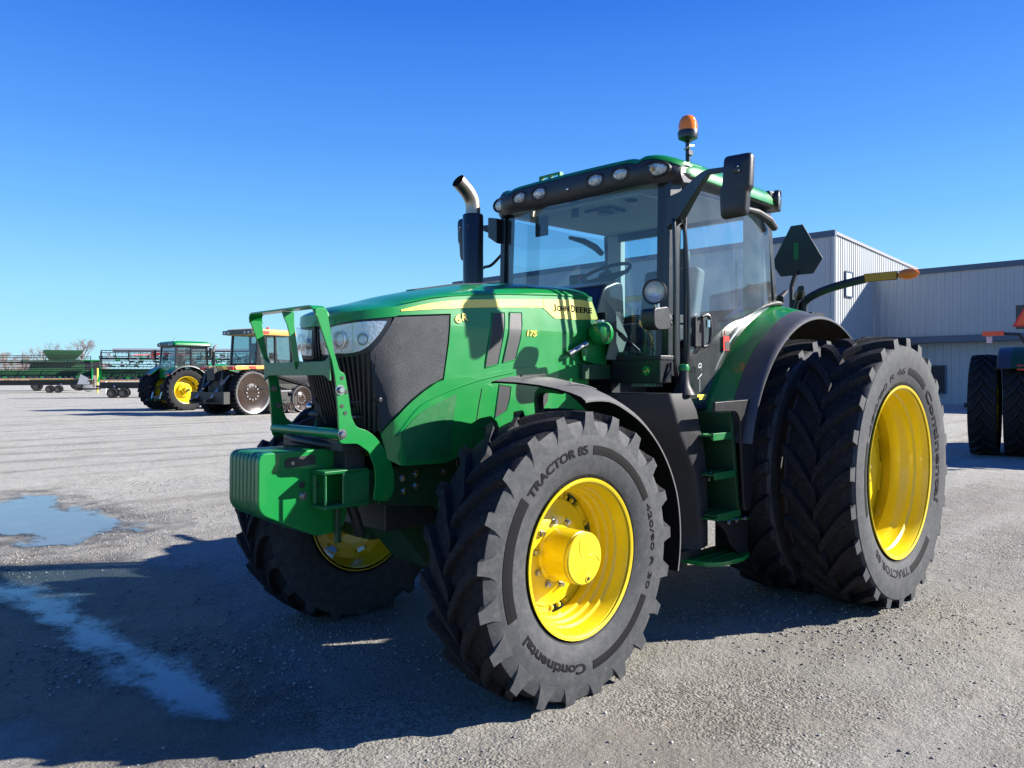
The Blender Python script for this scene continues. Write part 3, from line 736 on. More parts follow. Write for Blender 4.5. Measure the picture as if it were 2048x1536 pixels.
# ------------------------------------------------------------------ rear fenders
def rear_fender(sg):
    prof = [(.55, 1.185), (.62, 1.19), (.78, 1.185), (.84, 1.17), (.90, 1.155), (.99, 1.140)]
    prof2 = [(.992, 1.139), (1.06, 1.137), (1.12, 1.134), (1.15, 1.128), (1.163, 1.115)]
    def build(prof, m, mb):
        rings = []
        for i in range(41):
            t = i / 40; a = rad(12 + (128 - 12) * t); ring = []
            deg = math.degrees(a)
            for y, r in prof:
                up = 1 if y < .9 else max(0, (1.0 - y) / .1)
                R = r - .025 * max(0, 1 - abs(deg - 50) / 40) * (y < .95) + (.055 * min(1, max(0, (deg - 60) / 25))) * (1 if y < .93 else .75 if y < 1.0 else max(0, .35 - (y - 1) * 2))
                ring.append((R * math.cos(a), sg * y, .94 + R * math.sin(a)))
            rings.append(ring)
        inner = [[(p[0] * .992, p[1], .94 + (p[2] - .94) * .992) for p in r] for r in rings]
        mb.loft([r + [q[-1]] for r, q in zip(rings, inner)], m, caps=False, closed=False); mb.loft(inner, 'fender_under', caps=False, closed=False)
    a = MB(); build(prof, 'green', a); b = MB(); build(prof2, 'fender_black', b)
    return a, b
for sg in (1, -1):
    a, b = rear_fender(sg); rf = part('rear_fender', a, smooth=40); part('fender_extension', b, smooth=40, parent=rf)
    mb = MB()   # grey trim along the cab side of the fender
    pts = []
    for deg in range(38, 92, 4):
        a_ = rad(deg); R = 1.20 + .03 * min(1, max(0, (deg - 60) / 25)) + .02; pts.append((R * math.cos(a_), sg * .815, .94 + R * math.sin(a_)))
    pts += [(.02, sg * .83, 2.24), (-.06, sg * .84, 2.29)]
    mb.tube(pts, [.010] * (len(pts) - 6) + [.014, .022, .028, .030, .026, .016], 'grey', n=10, flat=(1.2, .8)); part('fender_trim', mb, parent=rf)
    # hazard light arm
    mb = MB(); mb.box((-.98, sg * .42, 2.13), (-.72, sg * .75, 2.17), 'black'); mb.box((-.94, sg * .45, 2.0), (-.76, sg * .6, 2.13), 'dark'); mb.box((-.9, sg * .50, 2.17), (-.84, sg * .56, 2.30), 'black')
    p = smoothpoly([(-.90, sg * .59, 2.18), (-.90, sg * .60, 2.275), (-.90, sg * .72, 2.345), (-.90, sg * .90, 2.395), (-.90, sg * 1.13, 2.434)], 5)
    mb.tube(p, .036, 'black', n=10, flat=(.7, 1.0)); arm = part('hazard_arm', mb)
    mb = MB(); mb.box((-.885, sg * 1.12, 2.405), (-.915, sg * 1.385, 2.475), 'black'); mb.box((-.880, sg * 1.125, 2.408), (-.885, sg * 1.38, 2.472), 'amber'); mb.box((-.915, sg * 1.125, 2.412), (-.92, sg * 1.38, 2.468), 'amber'); part('reflector_strip', mb, parent=arm, bevel=.003)
    mb = MB(); mb.sphere((-.90, sg * 1.465, 2.442), .085, 'amberlens', sc=(.42, 1, .52)); part('amber_lamp', mb, parent=arm)
mb = MB(); hx = [(-.055, .23), (.055, .23), (.235, -.10), (.15, -.23), (-.15, -.23), (-.235, -.10)]
hx = [(.53 + a, 2.745 + b * .97) for a, b in hx]
mb.prism(hx, 'YZ', -.905, -.895, 'black'); mb.prism([(.53 + (a - .53) * .93, 2.745 + (b - 2.745) * .93) for a, b in hx], 'YZ', -.908, -.905, 'red'); mb.box((-.895, .505, 2.66), (-.891, .55, 2.81), 'green_dull')
smv = part('slow_vehicle_sign', mb, bevel=.002)
mb = MB(); mb.box((-.895, .475, 2.20), (-.87, .505, 2.42), 'black'); mb.bar((-.882, .49, 2.42), (-.882, .535, 2.56), .03, .03, 'black'); part('sign_post', mb, parent=smv)
mb = MB(); mb.tube([(-.80, .60, 2.33), (-.70, .66, 2.36)], [.05, .03], 'black', n=14); mb.tube([(-.72, .65, 2.36), (-.66, .68, 2.37)], .028, 'grey', n=12); mb.tube([(-.8, .55, 2.17), (-.8, .60, 2.33)], .02, 'black'); part('rear_work_lamp', mb)
# ------------------------------------------------------------------ cab
AX0, AX1 = 1.50, 1.40     # windshield pillar x low / high
mb = MB()
for sg in (1, -1):
    P = lambda x, y, z: (x, sg * y, z)
    # front pillars
    mb.loft([[P(AX0 + .02, .745, 1.62), P(AX0 + .02, .80, 1.62), P(AX0 - .10, .815, 1.62), P(AX0 - .10, .76, 1.62)], [P(1.51, .75, 2.3), P(1.51, .80, 2.3), P(1.40, .815, 2.3), P(1.40, .76, 2.3)], [P(1.49, .75, 2.92), P(1.49, .80, 2.92), P(1.37, .81, 2.92), P(1.37, .76, 2.92)]], 'satin')
    # rear pillars
    mb.loft([[P(.10, .77, 2.12), P(.10, .825, 2.12), P(.045, .825, 2.12), P(.045, .77, 2.12)], [P(.185, .755, 2.90), P(.185, .80, 2.90), P(.12, .80, 2.90), P(.12, .755, 2.90)]], 'satin')
    # door frame: front upright, top rail, lower edge following the fender
    mb.tube(smoothpoly([P(1.355, .815, 1.42), P(1.365, .83, 1.8), P(1.365, .83, 2.4), P(1.345, .815, 2.80)], 5), .014, 'black', n=8)
    low = [P(1.36, .80, 1.40), P(1.08, .80, 1.40)] + [P(1.195 * math.cos(rad(a)), .80, .94 + 1.195 * math.sin(rad(a))) for a in range(28, 88, 6)] + [P(.06, .80, 2.19)]
    mb.tube(low, .017, 'black', n=8)
    mb.box(P(1.40, .70, 1.38), P(1.0, .80, 1.44), 'black')
mb.box((1.47, -.75, 1.60), (1.51, .75, 1.68), 'satin'); mb.box((.06, -.77, 2.06), (.10, .77, 2.16), 'satin'); mb.box((.13, -.76, 2.86), (.18, .76, 2.91), 'satin')
mb.box((1.42, -.78, 2.895), (1.50, .78, 2.93), 'satin')
cab = part('cab_frame', mb, bevel=.006)
def patch(rows, m, mb): return mb.loft(rows, m, caps=False, closed=False)
mb = MB(); rows = []
for z in np.linspace(1.55, 2.90, 8):
    t = (z - 1.55) / 1.35; rows.append([(1.505 - .03 * t + .10 * (1 - (y / .75) ** 2), y, z) for y in np.linspace(-.70, .70, 15)])
patch(rows, 'glass', mb)
for sg in (1, -1): patch([[(1.505 - .03 * (z - 1.55) / 1.35 + .10 * (1 - (y / .75) ** 2), sg * y, z) for y in (.70, .75)] for z in np.linspace(1.55, 2.90, 8)], 'satin', mb)
if True: link('windshield', mb.mesh('windshield_mesh', recalc=False), T0)
# side door glass with fender cutout
def doorglass(sg):
    poly = [(1.355, 1.42), (1.09, 1.42)] + [(1.19 * math.cos(rad(a)), .94 + 1.19 * math.sin(rad(a))) for a in range(26, 88, 4)] + [(.08, 2.20), (.155, 2.84), (.20, 2.875), (1.30, 2.885), (1.355, 2.85)]
    bm = bmesh.new(); bm.faces.new([bm.verts.new((x, z, 0)) for x, z in poly])
    for k in range(1, 16):
        for co, no in (((k * .1, 0, 0), (1, 0, 0)), ((0, 1.4 + k * .1, 0), (0, 1, 0))):
            bmesh.ops.bisect_plane(bm, geom=list(bm.verts) + list(bm.edges) + list(bm.faces), dist=1e-6, plane_co=co, plane_no=no)
    mb = MB(); bm.verts.index_update()
    def Yb(x, z): return .795 + .035 * (1 - ((x - .75) / .62) ** 2) + .015 * (1 - ((z - 2.15) / .75) ** 2)
    mb.add([(v.co.x, sg * Yb(v.co.x, v.co.y), v.co.y) for v in bm.verts], [[v.index for v in f.verts] for f in bm.faces], 'doorglass'); bm.free(); return mb
for sg in (1, -1):
    dg = link('door_glass', doorglass(sg).mesh('door_glass_mesh'), T0)
    mb = MB(); mb.tube(smoothpoly([(1.21, sg * .86, 2.02), (1.15, sg * .875, 2.03), (1.13, sg * .88, 1.94), (1.14, sg * .875, 1.84), (1.19, sg * .86, 1.82)], 4), .012, 'black', n=8); mb.box((1.15, sg * .83, 1.82), (1.26, sg * .845, 2.02), 'black'); mb.tube([(1.155, sg * .875, 1.95), (1.155, sg * .875, 2.0)], .016, 'chrome'); part('door_handle', mb, parent=dg)
    if sg > 0:
        mb = MB()
        def fn(u, v, d): return (1.235 - .05 * u, .842, 1.56 + .13 * v)
        # hand-written 9 / 1 in grease pencil
        w9 = [(.55, .62), (.30, .58), (.20, .75), (.45, .97), (.75, .92), (.72, .62), (.70, .42)]
        ring = [(1.235 - .075 * a, .8415, 1.58 + .13 * b) for a, b in smoothpoly_2(w9)] if False else None
        pts = [(1.24 - .06 * a, .846, 1.60 + .105 * b) for a, b in [(.78, .88), (.62, 1.0), (.30, .95), (.15, .80), (.35, .72), (.70, .82), (.80, .95), (.80, .52)]]
        mb.tube(smoothpoly(pts, 5), .0028, 'white', n=5); mb.tube([(1.235, .845, 1.60), (1.185, .845, 1.635)], .0026, 'white', n=5); mb.tube([(1.212, .845, 1.60), (1.212, .845, 1.515)], .0026, 'white', n=5)
        part('handwritten_number', mb, parent=dg)
        mb = MB(); mb.box((.92, .852, 1.80), (.84, .855, 1.90), 'red'); mb.box((.90, .8552, 1.805), (.84, .857, 1.865), 'grey'); mb.tube([(.90, .853, 1.90), (.905, .853, 1.94)], .003, 'red'); part('red_tag', mb, parent=dg)
        mb = MB(); mb.box((1.245, .846, 1.478), (1.13, .848, 1.496), 'decal'); mb.box((1.22, .846, 1.46), (1.15, .848, 1.476), 'decal'); part('warning_sticker', mb, parent=dg)
mb = MB(); rows = []
for z in np.linspace(2.12, 2.88, 6):
    t = (z - 2.12) / .76; rows.append([(.06 + .09 * t - .03 * (1 - (y / .77) ** 2), y, z) for y in np.linspace(-.77, .77, 9)])
patch(rows, 'glass', mb); rg = link('rear_window', mb.mesh('rear_window_mesh'), T0)
# cab grey side rail at the rear roof corner
for sg in (1, -1):
    mb = MB(); mb.tube([(.62, sg * .835, 2.845), (.42, sg * .845, 2.84), (.25, sg * .85, 2.805), (.15, sg * .85, 2.755)], [.018, .030, .034, .028], 'grey', n=10, flat=(1, .9)); part('roof_gutter', mb, bevel=.004)
# tub / floor / rear wall
mb = MB()
mb.box((1.50, -.74, 1.28), (.25, .74, 1.42), 'dark'); mb.box((.22, -.55, 1.42), (.12, .55, 2.06), 'black')
mb.box((1.50, -.40, 1.42), (1.60, .40, 2.02), 'dark')
for sg in (1, -1): mb.box((.75, sg * .52, 1.42), (.12, sg * .78, 1.80), 'black'); mb.box((.45, sg * .52, 1.8), (.12, sg * .78, 2.06), 'black')
part('cab_floor', mb, bevel=.01)
mb = MB()
for sg in (1, -1): mb.box((.12, sg * .60, 2.05), (.20, sg * .75, 2.90), 'beige')
part('pillar_trim', mb, bevel=.02)
# interior: headliner, seat, wheel, console
mb = MB()
pl = roundpoly([(1.50, -.70), (1.50, .70), (.20, .72), (.20, -.72)], .1, 4)
mb.prism(pl, 'XY', 2.89, 2.905, 'beige'); mb.prism(roundpoly([(1.44, -.5), (1.44, .5), (1.1, .52), (1.1, -.52)], .08), 'XY', 2.865, 2.89, 'beige')
hl = part('headliner', mb, bevel=.01)
mb = MB(); mb.box((1.32, -.08, 2.84), (1.12, .16, 2.865), 'black'); mb.box((1.28, .02, 2.83), (1.2, .10, 2.84), 'dark'); mb.sphere((1.35, .38, 2.86), .05, 'dark', sc=(1, 1, .3)); mb.box((1.42, -.12, 2.80), (1.40, -.06, 2.865), 'dark'); part('ceiling_controls', mb, parent=hl, bevel=.004)
mb = MB(); mb.box((1.36, -.55, 2.72), (1.34, -.42, 2.88), 'dark'); mb.box((.24, -.60, 2.82), (.20, -.10, 2.89), 'satin'); part('ceiling_monitor', mb, parent=hl, bevel=.008)
mb = MB()
def cushion(mb, a, b, r): 
    mb.box(a, b, 'seat')
cushion(mb, (.82, -.25, 1.88), (.30, .25, 2.04), .05)
T = Matrix.Translation((.34, 0, 2.02)) @ Matrix.Rotation(rad(-12), 4, 'Y')
mb.box((-.07, -.27, -.02), (.07, .27, .50), 'seat_light', T); mb.box((-.05, -.12, .51), (.05, .12, .68), 'seat_light', T)
seat = part('operator_seat', mb, bevel=.045, seg=4)
mb = MB(); mb.box((.9, -.18, 1.42), (.5, .18, 1.86), 'black'); mb.box((1.0, -.44, 2.02), (.52, -.30, 2.10), 'black'); mb.box((.95, .30, 2.02), (.55, .38, 2.09), 'seat'); mb.tube([(.95, -.40, 2.1), (1.0, -.42, 2.28)], .012, 'black'); part('seat_base', mb, bevel=.02, parent=seat)
mb = MB(); T = Matrix.Translation((1.14, -.02, 2.40)) @ Matrix.Rotation(rad(28), 4, 'Y')
ring = []
cs = [(.195 * math.cos(a), .195 * math.sin(a), 0) for a in np.linspace(0, 2 * PI, 41)]
mb.tube([T @ Vector(p) for p in cs], .014, 'black', n=8, caps=False)
for a in (90, 210, 330): mb.tube([T @ Vector((0, 0, -.02)), T @ Vector((.19 * math.cos(rad(a)), .19 * math.sin(rad(a)), 0))], .012, 'black', n=8)
mb.tube([T @ Vector((0, 0, .01)), T @ Vector((0, 0, -.09))], .05, 'black', n=16)
sw = part('steering_wheel', mb)
mb = MB(); mb.tube([(1.14, -.02, 2.36), (1.30, -.02, 2.05), (1.38, -.02, 1.5)], [.06, .08, .12], 'black'); mb.tube([(1.2, .05, 2.33), (1.14, .2, 2.40)], .01, 'black'); mb.tube([(1.2, -.08, 2.33), (1.14, -.26, 2.38)], .01, 'black'); mb.sphere((1.14, -.27, 2.385), .02, 'orange'); part('steering_column', mb, parent=sw)
mb = MB(); mb.prism(roundpoly([(1.70, 2.05), (1.62, 2.24), (1.45, 2.30), (1.38, 2.28), (1.36, 1.95), (1.70, 1.9)], .05), 'XZ', -.38, .34, 'satin'); part('dash_cowl', mb, bevel=.03, seg=3)
mb = MB(); mb.tube([(.62, .42, 1.9), (.62, .42, 2.08)], .012, 'black'); mb.box((.85, .36, 1.75), (.5, .52, 1.82), 'black'); mb.tube([(.9, -.45, 2.1), (.9, -.5, 2.36)], .012, 'black'); mb.box((.92, -.58, 2.30), (.90, -.40, 2.46), 'black')
for x, y in ((.8, -.4), (.72, -.44), (.66, -.4)): mb.tube([(x, y, 2.1), (x, y, 2.2)], .009, 'black'); mb.sphere((x, y, 2.21), .017, 'yellow')
part('side_console', mb, bevel=.006)
# ------------------------------------------------------------------ roof
def ro(dx, z, k=.12, xf=1.56, xr=.06, y=.885): return [(p[0], p[1], z) for p in roundpoly([(xf - dx, -y + dx, .26), (xf + .03 - dx, -.45, .2), (xf + .05 - dx, 0, .3), (xf + .03 - dx, .45, .2), (xf - dx, y - dx, .26), (xr + dx, y - .05 - dx, .12), (xr + dx, -y + .05 + dx, .12)], k, 6)]
mb = MB()
mb.loft([ro(.10, 2.905), ro(.045, 2.908), ro(.012, 2.92), ro(.0, 2.945), ro(.01, 2.96)], 'black', caps=True)
rf = part('roof_base', mb, smooth=30)
mb = MB()
def rog(dx, z): return ro(dx, z, xf=1.50, xr=.045, y=.893)
mb.loft([rog(.03, 2.925), rog(.0, 2.935), rog(-.002, 2.975), rog(.02, 3.02), rog(.06, 3.055), rog(.13, 3.082), rog(.24, 3.10), rog(.40, 3.112), rog(.6, 3.118)], 'green')
part('roof_shell', mb, smooth=50)
# front light visor
mb = MB(); ys = list(np.linspace(-.86, .86, 35)); rings = []
for y in ys:
    u = abs(y) / .86; x0 = 1.605 - .02 * u ** 2 - .13 * max(0, (u - .72) / .28) ** 2
    zt = 3.075 - .012 * u ** 2 - .05 * max(0, (u - .80) / .2) ** 2 - .02 * math.exp(-((abs(y) - .60) / .035) ** 2); zb = 2.885 + .015 * u
    rings.append([(x0 - .13, y, zb), (x0 - .03, y, zb - .012), (x0, y, zb + .02), (x0 + .012, y, (zt + zb) / 2), (x0 - .002, y, zt - .028), (x0 - .06, y, zt - .008), (x0 - .22, y, zt - .004)])
mb.loft(rings, 'black'); vis = part('roof_visor', mb, smooth=45)
mb = MB(); rings = []
for y in ys:
    u = abs(y) / .86; x0 = 1.605 - .02 * u ** 2 - .13 * max(0, (u - .72) / .28) ** 2
    zt = 3.075 - .012 * u ** 2 - .05 * max(0, (u - .80) / .2) ** 2 - .02 * math.exp(-((abs(y) - .60) / .035) ** 2)
    rings.append([(x0 + .002, y, zt - .026), (x0 - .012, y, zt - .002), (x0 - .05, y, zt + .012), (x0 - .25, y, zt + .016), (x0 - .25, y, zt - .01)])
mb.loft(rings, 'green'); part('roof_edge', mb, smooth=45)
def roof_lamp(c, d, rx, rz, nm='work_lamp'):
    c = Vector(c); d = Vector(d).normalized(); Tm = Matrix.Translation(c) @ d.to_track_quat('Z', 'Y').to_matrix().to_4x4() @ Matrix.Diagonal((rx, rz, 1, 1))
    mb = MB(); mb.lathe([(-.03, 1.28), (.006, 1.28), (.012, 1.18), (.004, 1.02), (-.01, 1.0)], 'black', axis='Z', n=28); mb.v = [tuple(Tm @ Vector(v)) for v in mb.v]; h = part(nm, mb)
    mb = MB(); mb.lathe([(-.008, 1.0), (.002, .97), (.008, .8), (.012, .4), (.013, 0)], 'worklens', axis='Z', n=28); mb.v = [tuple(Tm @ Vector(v)) for v in mb.v]; part('lens', mb, parent=h)
    return h
for sg in (1, -1):
    roof_lamp((1.607, sg * .265, 2.972), (1, 0, -.22), .066, .041); roof_lamp((1.602, sg * .475, 2.975), (1, 0, -.22), .066, .041)
    h = roof_lamp((1.565, sg * .735, 2.968), (1, sg * .25, -.2), .078, .042, 'turn_lamp')
    if sg > 0:
        mb = MB(); mb.box((1.585, .715, 2.955), (1.59, .735, 2.985), 'amber'); part('bulb', mb, parent=h)
    roof_lamp((.085, sg * .845, 2.99), (-.35, sg * 1, -.1), .06, .055)
    mb = MB(); mb.prism([(.20, 2.93), (.03, 2.90), (.01, 3.0), (.05, 3.055), (.22, 3.04)], 'XZ', sg * .66, sg * .842, 'satin'); part('rear_lamp_housing', mb, bevel=.012)
mb = MB(); mb.sphere((1.618, .02, 2.955), .012, 'chrome'); mb.box((1.55, -.33, 3.075), (1.50, -.12, 3.083), 'green'); 
for y in (-.32, -.23, -.13): mb.box((1.545, y - .01, 3.08), (1.505, y + .01, 3.115), 'green')
mb.box((1.545, -.33, 3.113), (1.505, -.12, 3.122), 'green'); part('roof_bracket', mb, bevel=.002)
# beacon
mb = MB(); mb.lathe([(2.98, .016), (3.185, .016), (3.185, .013), (3.20, .013)], 'satin', c=(1.285, .80, 0), axis='Z', n=14); mb.tube([(1.33, .80, 3.13), (1.33, .84, 3.15), (1.28, .84, 3.16)], .007, 'steel', n=6); mb.box((1.26, .80, 3.10), (1.31, .825, 3.13), 'satin')
mb.box((1.25, .77, 2.92), (1.32, .86, 3.0), 'satin')
bp = part('beacon_post', mb)
mb = MB(); mb.lathe([(3.19, .0), (3.19, .02), (3.20, .035), (3.215, .064), (3.25, .069), (3.262, .066), (3.262, .0)], 'satin', c=(1.285, .80, 0), axis='Z', n=32); part('beacon_base', mb, parent=bp)
mb = MB(); mb.lathe([(3.262, .062), (3.29, .0635), (3.32, .060), (3.345, .050), (3.360, .036), (3.368, .018), (3.37, 0)], 'amberlens', c=(1.285, .80, 0), axis='Z', n=32); mb.lathe([(3.265, .02), (3.33, .02), (3.335, 0)], 'orange', c=(1.285, .80, 0), axis='Z', n=16); part('beacon_dome', mb, parent=bp)
# mirrors
for sg in (1, -1):
    mx_, my_, mz_ = (1.63, 1.35, 2.742) if sg > 0 else (1.45, 1.25, 2.785)
    mb = MB()
    rings = []
    prof = roundpoly([(-.092, -.19), (.070, -.185, .03), (.082, -.045, .01), (.100, -.02, .01), (.108, .178, .03), (-.070, .185, .03), (-.082, .01, .01), (-.100, -.015, .01)], .03, 4)
    for dx, k in ((-.035, .90), (-.028, .97), (.0, 1.0), (.02, .97), (.034, .86), (.038, .6)):
        rings.append([(mx_ + dx, sg * (my_ + a * k), mz_ + b * k) for a, b in prof])
    mb.loft(rings, 'black'); mr = part('mirror', mb, smooth=50)
    mb = MB(); mb.prism([(my_ + a * .86, mz_ + b * .86) for a, b in prof], 'YZ', mx_ - .0355, mx_ - .039, 'chrome') if sg > 0 else mb.prism([(-my_ - a * .86, mz_ + b * .86) for a, b in prof], 'YZ', mx_ - .0355, mx_ - .039, 'chrome'); part('mirror_glass', mb, parent=mr)
    mb = MB(); mb.sphere((mx_ + .037, sg * (my_ + .025), mz_ + .088), .03, 'black', sc=(.5, 1, 1)); mb.sphere((mx_ + .05, sg * (my_ + .04), mz_ + .098), .008, 'steel'); mb.sphere((mx_ + .05, sg * (my_ + .045), mz_ + .073), .008, 'steel')
    dz = 0 if sg > 0 else .10
    mb.loft([[(1.54, sg * .80, 2.58 + dz), (1.46, sg * .80, 2.58 + dz), (1.46, sg * .80, 2.78 + dz), (1.54, sg * .80, 2.78 + dz)], [(1.54, sg * .90, 2.64 + dz), (1.46, sg * .90, 2.64 + dz), (1.46, sg * .90, 2.80 + dz), (1.54, sg * .90, 2.80 + dz)], [(mx_ - .01, sg * (my_ - .25), 2.80), (mx_ - .06, sg * (my_ - .25), 2.80), (mx_ - .06, sg * (my_ - .25), 2.87), (mx_ - .01, sg * (my_ - .25), 2.87)], [(mx_ + .025, sg * (my_ - .17), 2.84), (mx_ - .01, sg * (my_ - .17), 2.84), (mx_ - .01, sg * (my_ - .17), 2.87), (mx_ + .025, sg * (my_ - .17), 2.87)], [(mx_ + .03, sg * (my_ + .02), 2.825), (mx_ + .005, sg * (my_ + .02), 2.825), (mx_ + .005, sg * (my_ + .02), 2.855), (mx_ + .03, sg * (my_ + .02), 2.855)]], 'satin')
    part('mirror_arm', mb, bevel=.005, parent=mr)
# grab rails
mb = MB(); mb.tube(smoothpoly([(1.50, .83, 2.62), (1.54, .86, 2.60), (1.545, .87, 2.2), (1.54, .865, 1.75), (1.50, .85, 1.62)], 6), .013, 'satin', n=10); part('grab_rail', mb)
mb = MB(); mb.tube(smoothpoly([(1.44, .85, 2.60), (1.455, .885, 2.56), (1.44, .90, 2.2), (1.44, .90, 1.8), (1.44, .86, 1.45)], 6), .013, 'satin', n=10); part('grab_rail', mb)
mb = MB(); mb.tube(smoothpoly([(1.46, -.80, 2.62), (1.52, -.88, 2.52), (1.54, -.96, 2.50), (1.56, -1.0, 2.42), (1.60, -.98, 2.1), (1.60, -.9, 1.8)], 6), .012, 'satin', n=10); part('grab_rail', mb)
# side work lamp on bracket
mb = MB(); mb.tube([(1.50, .82, 1.995), (1.76, .90, 1.975)], .036, 'grey', n=14, flat=(.7, 1.05)); mb.sphere((1.62, .885, 1.955), .014, 'dark')
mb.prism(roundpoly([(1.74, 2.05), (1.90, 2.03), (1.90, 1.93), (1.86, 1.90), (1.72, 1.91)], .03), 'XZ', .86, .96, 'black'); mb.tube([(1.80, .91, 2.03), (1.80, .91, 2.09)], .016, 'steel')
wl = part('lamp_bracket', mb, bevel=.006)
d = Vector((.93, .25, -.08)).normalized(); Tm = Matrix.Translation((1.845, .925, 2.135)) @ d.to_track_quat('Z', 'Y').to_matrix().to_4x4()
mb = MB(); mb.lathe([(-.075, 0), (-.075, .035), (-.06, .058), (-.02, .072), (.012, .078), (.018, .074), (.016, .068), (.004, .066)], 'satin', axis='Z', n=32); mb.lathe([(.004, .066), (-.02, .05), (-.035, .02), (-.035, 0)], 'reflector', axis='Z', n=32)
mb.v = [tuple(Tm @ Vector(v)) for v in mb.v]; part('lamp_body', mb, parent=wl)
mb = MB(); mb.lathe([(.006, .067), (.012, .04), (.014, 0)], 'lens', axis='Z', n=32); mb.v = [tuple(Tm @ Vector(v)) for v in mb.v]; part('lens', mb, parent=wl)
# exhaust stack
mb = MB(); mb.lathe([(1.75, .06), (1.9, .065), (2.10, .078), (2.86, .080), (2.868, .076), (2.868, .055)], 'satin', c=(1.80, -.79, 0), axis='Z', n=32)
mb.lathe([(2.86, .0), (2.872, .008), (2.872, 0)], 'steel', c=(1.875, -.76, -.10), axis='Z', n=8)
ex = part('exhaust_stack', mb)
mb = MB(); path = smoothpoly([(1.80, -.79, 2.84), (1.80, -.79, 2.93), (1.815, -.79, 2.985), (1.86, -.79, 3.04), (1.92, -.79, 3.085), (1.95, -.79, 3.105)], 5)
mb.tube(path, [.056] * len(path), 'exh', n=28, caps=False); mb.tube(path, [.052] * len(path), 'dark', n=28, caps=False); tp = part('exhaust_elbow', mb, parent=ex)
# toolbox, tank, fill neck
mb = MB(); mb.box((1.565, .22, 1.575), (1.70, .865, 1.738), 'satin'); tb = part('battery_box', mb, bevel=.008)
mb = MB(); mb.box((1.560, .21, 1.722), (1.706, .872, 1.752), 'black'); part('box_lid', mb, parent=tb, bevel=.006)
mb = MB(); mb.lathe([(0, .031), (.003, .031), (.003, 0)], 'green', n=28); mb.v = [(1.70 + v[1], .76 + v[0], 1.655 + v[2]) for v in mb.v]
mb.tube([(1.7042, .78, 1.645), (1.7042, .775, 1.665), (1.7042, .765, 1.668)], .0022, 'decal', n=5); mb.tube([(1.7042, .775, 1.665), (1.7042, .755, 1.650), (1.7042, .74, 1.650)], .0026, 'decal', n=5); mb.tube([(1.7042, .758, 1.650), (1.7042, .752, 1.64)], .002, 'decal', n=5)
part('box_emblem', mb, parent=tb)
mb = MB(); mb.tube([(1.66, .872, 1.59), (1.615, .888, 1.66), (1.60, .880, 1.705)], .012, 'black', n=8); part('box_latch', mb, parent=tb)
mb = MB(); rings = []
F = [(1.50, 1.70, 1.50), (1.46, 1.68, 1.42), (1.36, 1.64, 1.26), (1.20, 1.55, 1.10), (1.31, 1.47, .98), (1.30, 1.42, .80), (1.29, 1.39, .55), (1.30, 1.38, .50)]
F = [(1.46, 1.70, 1.51), (1.41, 1.68, 1.40), (1.35, 1.62, 1.25), (1.31, 1.53, 1.12), (1.285, 1.45, .99), (1.275, 1.40, .80), (1.27, 1.37, .60), (1.27, 1.36, .50)]
for xr, xf, z in F:
    w = .955 if z < 1.45 else .93
    inn = .30
    ring = roundpoly([(xr, w, .03), (xf, w, .03), (xf + .17, w - .30, .05), (max(1.86, xf + .2), inn, .03), (xr - .02, inn, .03)], .04, 4)
    rings.append([(a, b, z) for a, b in ring])
rings.append([(1.5 + (a - 1.5) * .8, b * .98, .485) for a, b, c in rings[-1]])
mb.loft(rings[::-1], 'tank'); tk = part('fuel_tank', mb, smooth=40)
mb = MB(); mb.lathe([(1.50, .075), (1.53, .058), (1.56, .042), (1.60, .034), (1.64, .030), (1.66, .030)], 'tank', c=(1.49, .90, 0), axis='Z', n=20); part('filler_neck', mb, parent=tk)
mb = MB(); mb.lathe([(1.655, .0), (1.655, .034), (1.675, .036), (1.695, .030), (1.70, 0)], 'green', c=(1.49, .90, 0), axis='Z', n=20); part('filler_cap', mb, parent=tk)
mb = MB(); mb.bar((1.30, .962, .93), (1.275, .962, .99), .03, .02, 'steel'); mb.box((1.40, .6, .40), (1.50, .75, .50), 'dark'); mb.tube([(1.42, .80, .50), (1.40, .83, .36)], .035, 'dark'); mb.box((1.28, .5, .43), (1.75, .9, .485), 'dark'); part('tank_bracket', mb, parent=tk, bevel=.005)
# steps; darker greens on plates and treads paint in their shade
mb = MB()
mb.prism([(1.53, 1.42), (1.47, 1.42), (1.40, .68), (1.46, .68)], 'XZ', .62, .64, 'green_dark'); mb.prism([(1.19, 1.38), (1.15, 1.38), (1.04, .70), (1.08, .70)], 'XZ', .62, 1.06, 'green_dark')
mb.prism([(1.5, 1.42), (1.15, 1.42), (1.04, .68), (1.42, .68)], 'XZ', .60, .62, 'green_dark')
ld = part('step_ladder', mb, bevel=.004)
for z, xa, xb in ((1.24, 1.40, 1.17), (.985, 1.37, 1.12), (.715, 1.34, 1.05)):
    mb = MB(); mb.box((xa, .64, z - .012), (xb, 1.06, z), 'green_dull'); mb.box((xa, 1.045, z - .035), (xb, 1.062, z + .012), 'green_dull')
    for i in range(4): mb.box((xa - .02, .72 + i * .08, z), (xb + .02, .735 + i * .08, z + .006), 'green_dull')
    part('step_tread', mb, parent=ld, bevel=.003)
mb = MB(); mb.prism(roundpoly([(1.45, 1.455, .01), (.885, 1.465, .04), (.865, 1.34, .02), (1.00, .72, .03), (1.08, .72, .02), (1.14, 1.34, .03), (1.19, 1.39, .03), (1.45, 1.395, .01)], .01), 'XZ', 1.085, 1.105, 'black'); part('side_shield', mb, parent=ld, bevel=.004)
